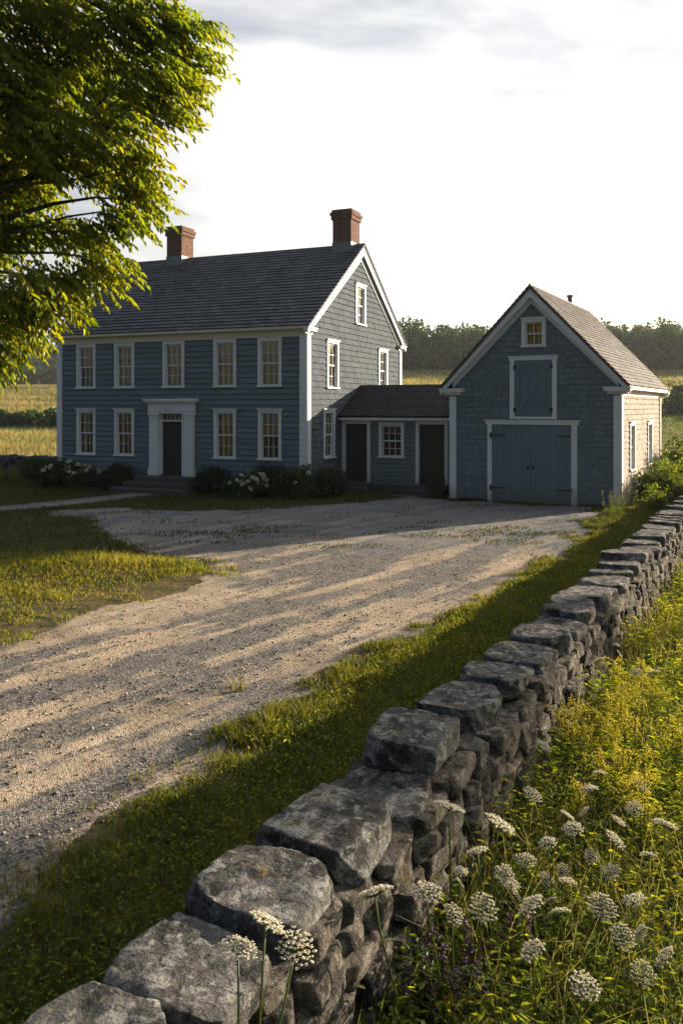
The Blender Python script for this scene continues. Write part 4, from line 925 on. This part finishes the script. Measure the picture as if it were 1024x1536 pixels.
# ------------------------------------------------------------------ wild plants right of the wall
def weeds():
    Vs = []; n = 5600
    y = 1.6+RNG.random(n)**1.5*16; o_ = .36+RNG.random(n)*(1.0+.34*y); x = W0[0]+(y-2.0)*.54+o_*1.136
    ok = x/y < .56; x, y, o_ = x[ok], y[ok], o_[ok]; n = len(x); cl = n2(x, y, 1.3, 3, 51)
    h = (.30+.22*np.clip(cl+.3, 0, 1.2)+.16*RNG.random(n))*np.clip(.80+o_*.4, .5, 1.0)*np.clip(.35+.22*y, .6, 1.15); z = gz_arr(x, y); mat_i = RNG.random(n)
    m = 26; k = np.repeat(np.arange(n), m); f = np.tile(np.linspace(.08, 1, m), n)
    ln = RNG.normal(size=(n, 2))*.18; P = np.stack([x[k]+ln[k, 0]*f*h[k]*1.6, y[k]+ln[k, 1]*f*h[k]*1.6, z[k]+f*h[k]], 1)
    a = RNG.uniform(0, 6.28, len(k)); Dr = np.stack([np.cos(a), np.sin(a), RNG.uniform(-.1, .8, len(k))], 1)
    sz = (.025+.04*(1-f)*RNG.random(len(k))+.018*RNG.random(len(k)))*(.8+.035*y[k])
    P = P+Dr*RNG.uniform(0, .05, (len(k), 1))
    Vs.append(leaf_arrays(P, Dr, rand_dirs(len(k))*.5+[0, 0, 1], sz*1.35, sz*.5, .2, .25))
    # thin grass among the weeds
    n = 52000; y = 1.6+RNG.random(n)**1.5*17; o_ = .30+RNG.random(n)*(1.2+.36*y); x = W0[0]+(y-2.0)*.54+o_*1.136; ok = x/y < .58; x, y = x[ok], y[ok]; n = len(x)
    Vs.append(blade_arrays(np.stack([x, y, gz_arr(x, y)], 1), RNG.uniform(.15, .55, n), RNG.uniform(.15, .9, n), .004+.0008*y))
    n = 45000; y = RNG.uniform(-3, 22, n); x = RNG.uniform(.2, 17, n); o_ = wall_off(x, y); ok = (o_ > .5) & ((x/np.maximum(y, .5) > .50) | (y < 2.2)) & (RNG.random(n) < .9); x, y = x[ok], y[ok]; n = len(x)
    Vs.append(blade_arrays(np.stack([x, y, gz_arr(x, y)], 1), RNG.uniform(.2, .6, n), RNG.uniform(.15, .9, n), np.full(n, .016)))
    n = 26000; y = RNG.uniform(-2, 20, n); x = RNG.uniform(.5, 15, n); ok = (wall_off(x, y) > .6) & ((x/np.maximum(y, .5) > .52) | (y < 1.8)); x, y = x[ok], y[ok]; n = len(x); Dr = rand_dirs(n); Dr[:, 2] = np.abs(Dr[:, 2])*.6; sz = RNG.uniform(.04, .08, n)
    Vs.append(leaf_arrays(np.stack([x, y, gz_arr(x, y)+RNG.uniform(.03, .45, n)], 1), Dr, rand_dirs(n)*.5+[0, 0, 1], sz*1.35, sz*.5))
    V, F = join(*Vs); o = np_mesh('weed_undergrowth', V, F, M['weed_leaf']); tag(o, 'dense green weeds and grass growing right of the stone wall', 'undergrowth', None, 'stuff')
weeds()
n = 11000; y = 3.0+RNG.random(n)**1.2*15; o_ = .34+RNG.random(n)*(1.1+.34*y); x = W0[0]+(y-2.0)*.54+o_*1.136; ok = (x/y < .58) & (n2(x, y, .9, 2, 57) > -.15); x, y = x[ok], y[ok]; n = len(x)
grass('wispy_grass', x, y, RNG.uniform(.45, .9, n), .003+.0007*y, RNG.uniform(.15, .8, n), 'meadow', 'tall wispy straw coloured grass among the weeds by the wall')

def umbel_plant(name, heads, seed):
    """heads: list of (dx,dy,z,diam). One plant, stems with white lace heads"""
    rr = np.random.default_rng(seed); e = empty(name, (0, 0, 0)); mb = MB(); lv = []
    for (dx, dy, z, dm) in heads:
        top = Vector((dx, dy, z)); b = Vector((rr.normal()*.015, rr.normal()*.015, -.02)); mid = b.lerp(top, .55)+Vector((rr.normal()*.03, rr.normal()*.03, .0))
        mb.tube([b, mid, b.lerp(top, .85)*.4+top*.0+mid*.2+top*.4, top], [.0055, .0045, .004, .0035], 6)
        nu = 44; ga = np.arange(nu)*2.399; rad = np.sqrt((np.arange(nu)+.5)/nu); ax_ = unit(np.array([[rr.normal()*.3, rr.normal()*.3, 1.0]]))[0]
        s1 = np.cross(ax_, [1, 0, 0]); s1 /= np.linalg.norm(s1); s2 = np.cross(ax_, s1)
        U = (np.cos(ga)*rad)[:, None]*s1*dm/2+(np.sin(ga)*rad)[:, None]*s2*dm/2+ax_*(dm*(.09*(1-rad**2)+.10+rr.normal(size=nu)*.02))[:, None]
        for k in range(nu):
            pass
        mbr = [(top, top+Vector(U[k])) for k in range(nu)]
        for a, c in mbr: mb.tube([a, a.lerp(c, .6)+Vector((0, 0, -.004)), c], [.0014, .0011, .0009], 3, False)
        q = 14; P = np.repeat(U, q, 0)+np.array(top); j = rr.normal(size=(nu*q, 3)); j[:, 2] *= .45; P = P+j*dm*.028
        V, F = octa_arrays(P, rr.uniform(.0016, .0042, nu*q)*(dm/.12), .6); np_mesh('flower_head', V, F, M['umbel'], e)
        for k in range(4):
            f = rr.uniform(.12, .6); c = b.lerp(mid, f) if f < .5 else mid.lerp(top, f-.4); a = rr.uniform(0, 6.28)
            for g_ in range(9):
                w = .012+.015*g_; lv.append((c.x+math.cos(a)*w, c.y+math.sin(a)*w, c.z+w*.5, math.cos(a+(.9 if g_ % 2 else -.9)), math.sin(a+(.9 if g_ % 2 else -.9)), .15))
    mb.build('stem', M['stem'], e, True); lv = np.array(lv)
    V, F = leaf_arrays(lv[:, :3], lv[:, 3:], np.tile([0, 0, 1.], (len(lv), 1))+rand_dirs(len(lv))*.3, rr.uniform(.025, .05, len(lv)), rr.uniform(.006, .012, len(lv))); np_mesh('foliage', V, F, M['stem'], e)
    return e
LG = "white lace flowers right of the stone wall"
def gp(px, py, z):
    yy = FPX*(CZ-z)/(py-HOR); return (px-PCX)/FPX*yy, yy
b0 = (-.30, 2.42)
hd = [(*gp(px, py, z), z, .125) for px, py, z in ((357,1428,1.20),(398,1390,1.25),(443,1425,1.18))]
e = umbel_plant('lace_flower', [(x-b0[0], y-b0[1], z, d) for x, y, z, d in hd], 1); e.location = (*b0, 0)
tag(e, 'three headed white lace flower in front of the nearest wall stones', 'flower', LG)
protos = [umbel_plant('lace_flower', [(0.03, .02, .80, .15)], 2), umbel_plant('lace_flower', [(-.04, .03, .80, .13), (.06, -.04, .70, .09)], 3), umbel_plant('lace_flower', [(.02, -.05, .80, .14)], 4)]
spots = [(570,1328,.92,1,'white lace flower on a tall stem against the dark wall stones'),(655,1318,.90,1,'white lace flower on a tall stem just right of the wall gap'),
    (690,1200,.92,1.1,'white lace flower touching the wall beside the raised flat capstone'),(735,1222,.88,1.1,'white lace flower just right of the one touching the wall')]
more = [(830,1255),(905,1292),(912,1246),(880,1176),(940,1200),(992,1228),(955,1345),(850,1350),(808,1345),(768,1308),(865,1472),(962,1440),(893,1150),(815,1112),(845,1215),(870,1235),(930,1225),(790,1180),(960,1160),(720,1260),
        (900,985),(925,960),(945,1000),(880,1010),(850,1060),(985,1000),(1005,1420),(690,1290),(745,1300),(725,1340),(800,1280),(790,1400),(930,1385),(840,1310),(980,1270),(900,1340)]
used = [False]*3
for i, s in enumerate(spots+[(a, b, .74, random.uniform(.5, .85), None) for a, b in more]):
    px, py, z, sc_, lab = s
    z += 0 if lab else random.uniform(-.06, .08)
    if py < 1100: z = .72
    x, y = gp(px, py, z); off = wall_off(x, y)
    if off < .34: x += (.36-off)*NRM[0]; y += (.36-off)*NRM[1]
    k = i % 3; p = protos[k]
    o = p if not used[k] else copy_tree(p); used[k] = True
    gzz = gz(x, y); s_ = (z-gzz)/.86; o.location = (x, y, gzz); o.scale = (sc_*random.uniform(.9, 1.15), sc_*random.uniform(.9, 1.15), s_); o.rotation_euler = (0, 0, random.uniform(0, 6.28))
    tag(o, lab or 'white lace flower among the green weeds right of the wall', 'flower', LG)

def spike_plant(name, mat, h, nsp, fl, leafmat, seed, spread=.12, fs=.0065, plume=True):
    rr = np.random.default_rng(seed); e = empty(name, (0, 0, 0)); mb = MB(); lp = []; fp = []
    heads = []
    for s in range(nsp):
        fp = []; heads.append(fp)
        a = rr.uniform(0, 6.28); q = spread*rr.random(); hh = h*rr.uniform(.75, 1.05); top = Vector((math.cos(a)*q, math.sin(a)*q, hh)); b = Vector((math.cos(a)*.02, math.sin(a)*.02, -.02))
        mb.tube([b, b.lerp(top, .5), top], [.004, .0032, .0018], 5)
        for k in range(16):
            c = b.lerp(top, .1+.75*k/16); w = rr.uniform(0, 6.28); lp.append((*c, math.cos(w), math.sin(w), .35))
        nf = fl
        if plume:
            for k in range(7):
                w = rr.uniform(0, 6.28); st = top-Vector((0, 0, .11*rr.random())); en = st+Vector((math.cos(w)*.075, math.sin(w)*.075, .02+.03*rr.random()))
                for g_ in range(nf//7): f = rr.random(); fp.append(tuple(st.lerp(en, f)+Vector(rr.normal(size=3)*.007)+Vector((0, 0, .02*math.sin(f*3)))))
        else:
            for g_ in range(nf): f = rr.random(); fp.append(tuple(top-Vector((0, 0, .16*f))+Vector((rr.normal()*.014, rr.normal()*.014, 0))))
    mb.build('stem', M['stem'], e, True); lp = np.array(lp); n = len(lp)
    V, F = leaf_arrays(lp[:, :3], lp[:, 3:], np.tile([0, 0, 1.], (n, 1))+rand_dirs(n)*.3, rr.uniform(.05, .09, n), rr.uniform(.010, .018, n), .2, .3); np_mesh('foliage', V, F, M[leafmat], e)
    for fp in heads:
        fp = np.array(fp); V, F = octa_arrays(fp, rr.uniform(fs*.6, fs*1.3, len(fp)), .8); np_mesh('flower_head', V, F, M[mat], e)
    return e
gr = [spike_plant('goldenrod', 'yellow', .74, 4, 70, 'weed_leaf', 21+k) for k in range(2)]; gu = [False]*2
for i in range(28):
    px, py = (random.gauss(930, 66), random.gauss(1075, 46)) if i < 15 else (random.uniform(860, 1020), random.uniform(900, 1180))
    px = max(px, 845); x, y = gp(px, py, .72); o = gr[i % 2] if not gu[i % 2] else copy_tree(gr[i % 2]); gu[i % 2] = True
    o.location = (x, y, gz(x, y)); s_ = random.uniform(.85, 1.15); o.scale = (s_, s_, s_); o.rotation_euler = (0, 0, random.uniform(0, 6.28)); tag(o, 'yellow goldenrod in bloom among the weeds right of the wall', 'flower', 'goldenrod plants beside the wall')
pr = spike_plant('purple_flower', 'purple', .50, 2, 40, 'weed_leaf', 31, .10, .009, False); pu = False
for i, (px, py) in enumerate([(640,1400),(668,1428),(690,1412),(712,1430),(735,1392),(615,1418),(700,1378),(650,1448),(722,1450),(758,1372)]):
    x, y = gp(px, py, .52); off = wall_off(x, y)
    if off < .36: x += (.38-off)*NRM[0]; y += (.38-off)*NRM[1]
    o = pr if not pu else copy_tree(pr); pu = True; o.location = (x, y, gz(x, y)); o.rotation_euler = (0, 0, random.uniform(0, 6.28)); s_ = random.uniform(.85, 1.15); o.scale = (s_, s_, s_)
    tag(o, 'small purple flower spikes low among the weeds beside the wall', 'flower', 'purple flowers beside the wall')
# tall seeding weeds at the end of the verge
tw_ = spike_plant('seeding_weed', 'seed', .85, 5, 26, 'bright_leaf', 41, .22, .012, False); tu = False
for i, (x, y) in enumerate([(6.9,20.9),(7.3,21.8),(7.05,21.3),(7.6,22.4),(6.4,19.9),(6.75,20.4),(7.9,22.9),(6.0,19.2),(5.6,18.3)]):
    o = tw_ if not tu else copy_tree(tw_); tu = True; o.location = (x, y, gz(x, y)); s_ = random.uniform(.7, 1.2)*(1 if y > 19.5 else .7); o.scale = (s_, s_, s_); o.rotation_euler = (0, 0, random.uniform(0, 6.28))
    tag(o, 'sunlit yellow seeding weed at the end of the verge near the barn corner', 'weed', 'seeding weeds near the barn corner')

# ------------------------------------------------------------------ light, sky, haze, camera
SUN_AZ, SUN_EL = R(55), R(13.0)
sv = Vector((math.sin(SUN_AZ)*math.cos(SUN_EL), math.cos(SUN_AZ)*math.cos(SUN_EL), math.sin(SUN_EL)))
sun = bpy.data.lights.new('sun', 'SUN'); sun.energy = 5.0; sun.angle = R(.6); sun.color = (1.0, .82, .60)
so = bpy.data.objects.new('sun', sun); COL.objects.link(so); so.rotation_euler = sv.to_track_quat('Z', 'Y').to_euler()
w = bpy.data.worlds.new('World'); sc.world = w; w.use_nodes = True; nt = w.node_tree; nt.nodes.clear()
def N(ty, **k):
    x = nt.nodes.new(ty)
    for a, b in k.items(): setattr(x, a, b)
    return x
wo = N('ShaderNodeOutputWorld'); bg = N('ShaderNodeBackground'); sky = N('ShaderNodeTexSky', sky_type='NISHITA'); sky.sun_disc = False
sky.sun_elevation = SUN_EL; sky.sun_rotation = SUN_AZ; sky.air_density = 1.0; sky.dust_density = 2.0; sky.ozone_density = 1.0
tc = N('ShaderNodeTexCoord'); mp = N('ShaderNodeMapping'); mp.inputs['Scale'].default_value = (.8, .8, 2.8); mp.inputs['Location'].default_value = (.35, .1, .2); nt.links.new(tc.outputs['Generated'], mp.inputs[0])
ns = N('ShaderNodeTexNoise'); ns.inputs['Scale'].default_value = 2.2; ns.inputs['Detail'].default_value = 5; ns.inputs['Roughness'].default_value = .55; ns.inputs['Distortion'].default_value = .3; nt.links.new(mp.outputs[0], ns.inputs['Vector'])
mr = N('ShaderNodeMapRange', interpolation_type='SMOOTHSTEP'); mr.inputs[1].default_value = .25; mr.inputs[2].default_value = .65; nt.links.new(ns.outputs['Fac'], mr.inputs[0])
mu = N('ShaderNodeMath', operation='MULTIPLY'); mu.inputs[1].default_value = .92; nt.links.new(mr.outputs[0], mu.inputs[0])
mx = N('ShaderNodeMix', data_type='RGBA'); nt.links.new(mu.outputs[0], mx.inputs[0]); nt.links.new(sky.outputs[0], mx.inputs[6]); 
vd = N('ShaderNodeVectorMath', operation='DOT_PRODUCT'); nt.links.new(tc.outputs['Generated'], vd.inputs[0]); vd.inputs[1].default_value = sv
gl_ = N('ShaderNodeMapRange', interpolation_type='SMOOTHSTEP'); gl_.inputs[1].default_value = -.2; gl_.inputs[2].default_value = .85; nt.links.new(vd.outputs['Value'], gl_.inputs[0])
cc = N('ShaderNodeMix', data_type='RGBA'); nt.links.new(gl_.outputs[0], cc.inputs[0]); cc.inputs[6].default_value = (.95, 1.25, 1.75, 1); cc.inputs[7].default_value = (11.5, 10.9, 10.2, 1)   # clouds near the sun are lit through
nt.links.new(cc.outputs[2], mx.inputs[7])
nt.links.new(mx.outputs[2], bg.inputs[0]); bg.inputs[1].default_value = .05; nt.links.new(bg.outputs[0], wo.inputs[0])

HAZE = 1
if HAZE:
    mb = MB(); mb.box(-700, 700, -80, 900, -1.6, 70); t = NT('haze'); pv = t.n('ShaderNodeVolumePrincipled')
    pv.inputs['Color'].default_value = (.80, .84, .90, 1); pv.inputs['Density'].default_value = .0002; pv.inputs['Anisotropy'].default_value = .35
    t.l(pv.outputs[0], t.out.inputs['Volume']); o = mb.build('haze', t.m); tag(o, 'thin warm evening haze over the distant fields', 'haze', None, 'stuff')

cam = bpy.data.cameras.new('camera'); co = bpy.data.objects.new('camera', cam); COL.objects.link(co); sc.camera = co
co.location = (0, 0, CZ); co.rotation_euler = (math.pi/2, 0, 0)
cam.sensor_fit = 'VERTICAL'; cam.sensor_height = 36; cam.sensor_width = 24; cam.lens = FPX/1536*36; cam.shift_y = -(768-HOR)/1536; cam.clip_start = .05; cam.clip_end = 5000
vs = sc.view_settings; vs.view_transform = 'Standard'; vs.look = 'None'; vs.exposure = 1.6; vs.gamma = 1.0
sc.display_settings.display_device = 'sRGB'
cy = sc.cycles; cy.use_denoising = True; cy.max_bounces = 6; cy.diffuse_bounces = 3; cy.glossy_bounces = 2; cy.transmission_bounces = 3; cy.transparent_max_bounces = 10; cy.volume_bounces = 0
cy.use_adaptive_sampling = True; cy.adaptive_threshold = .015; cy.sample_clamp_indirect = 6
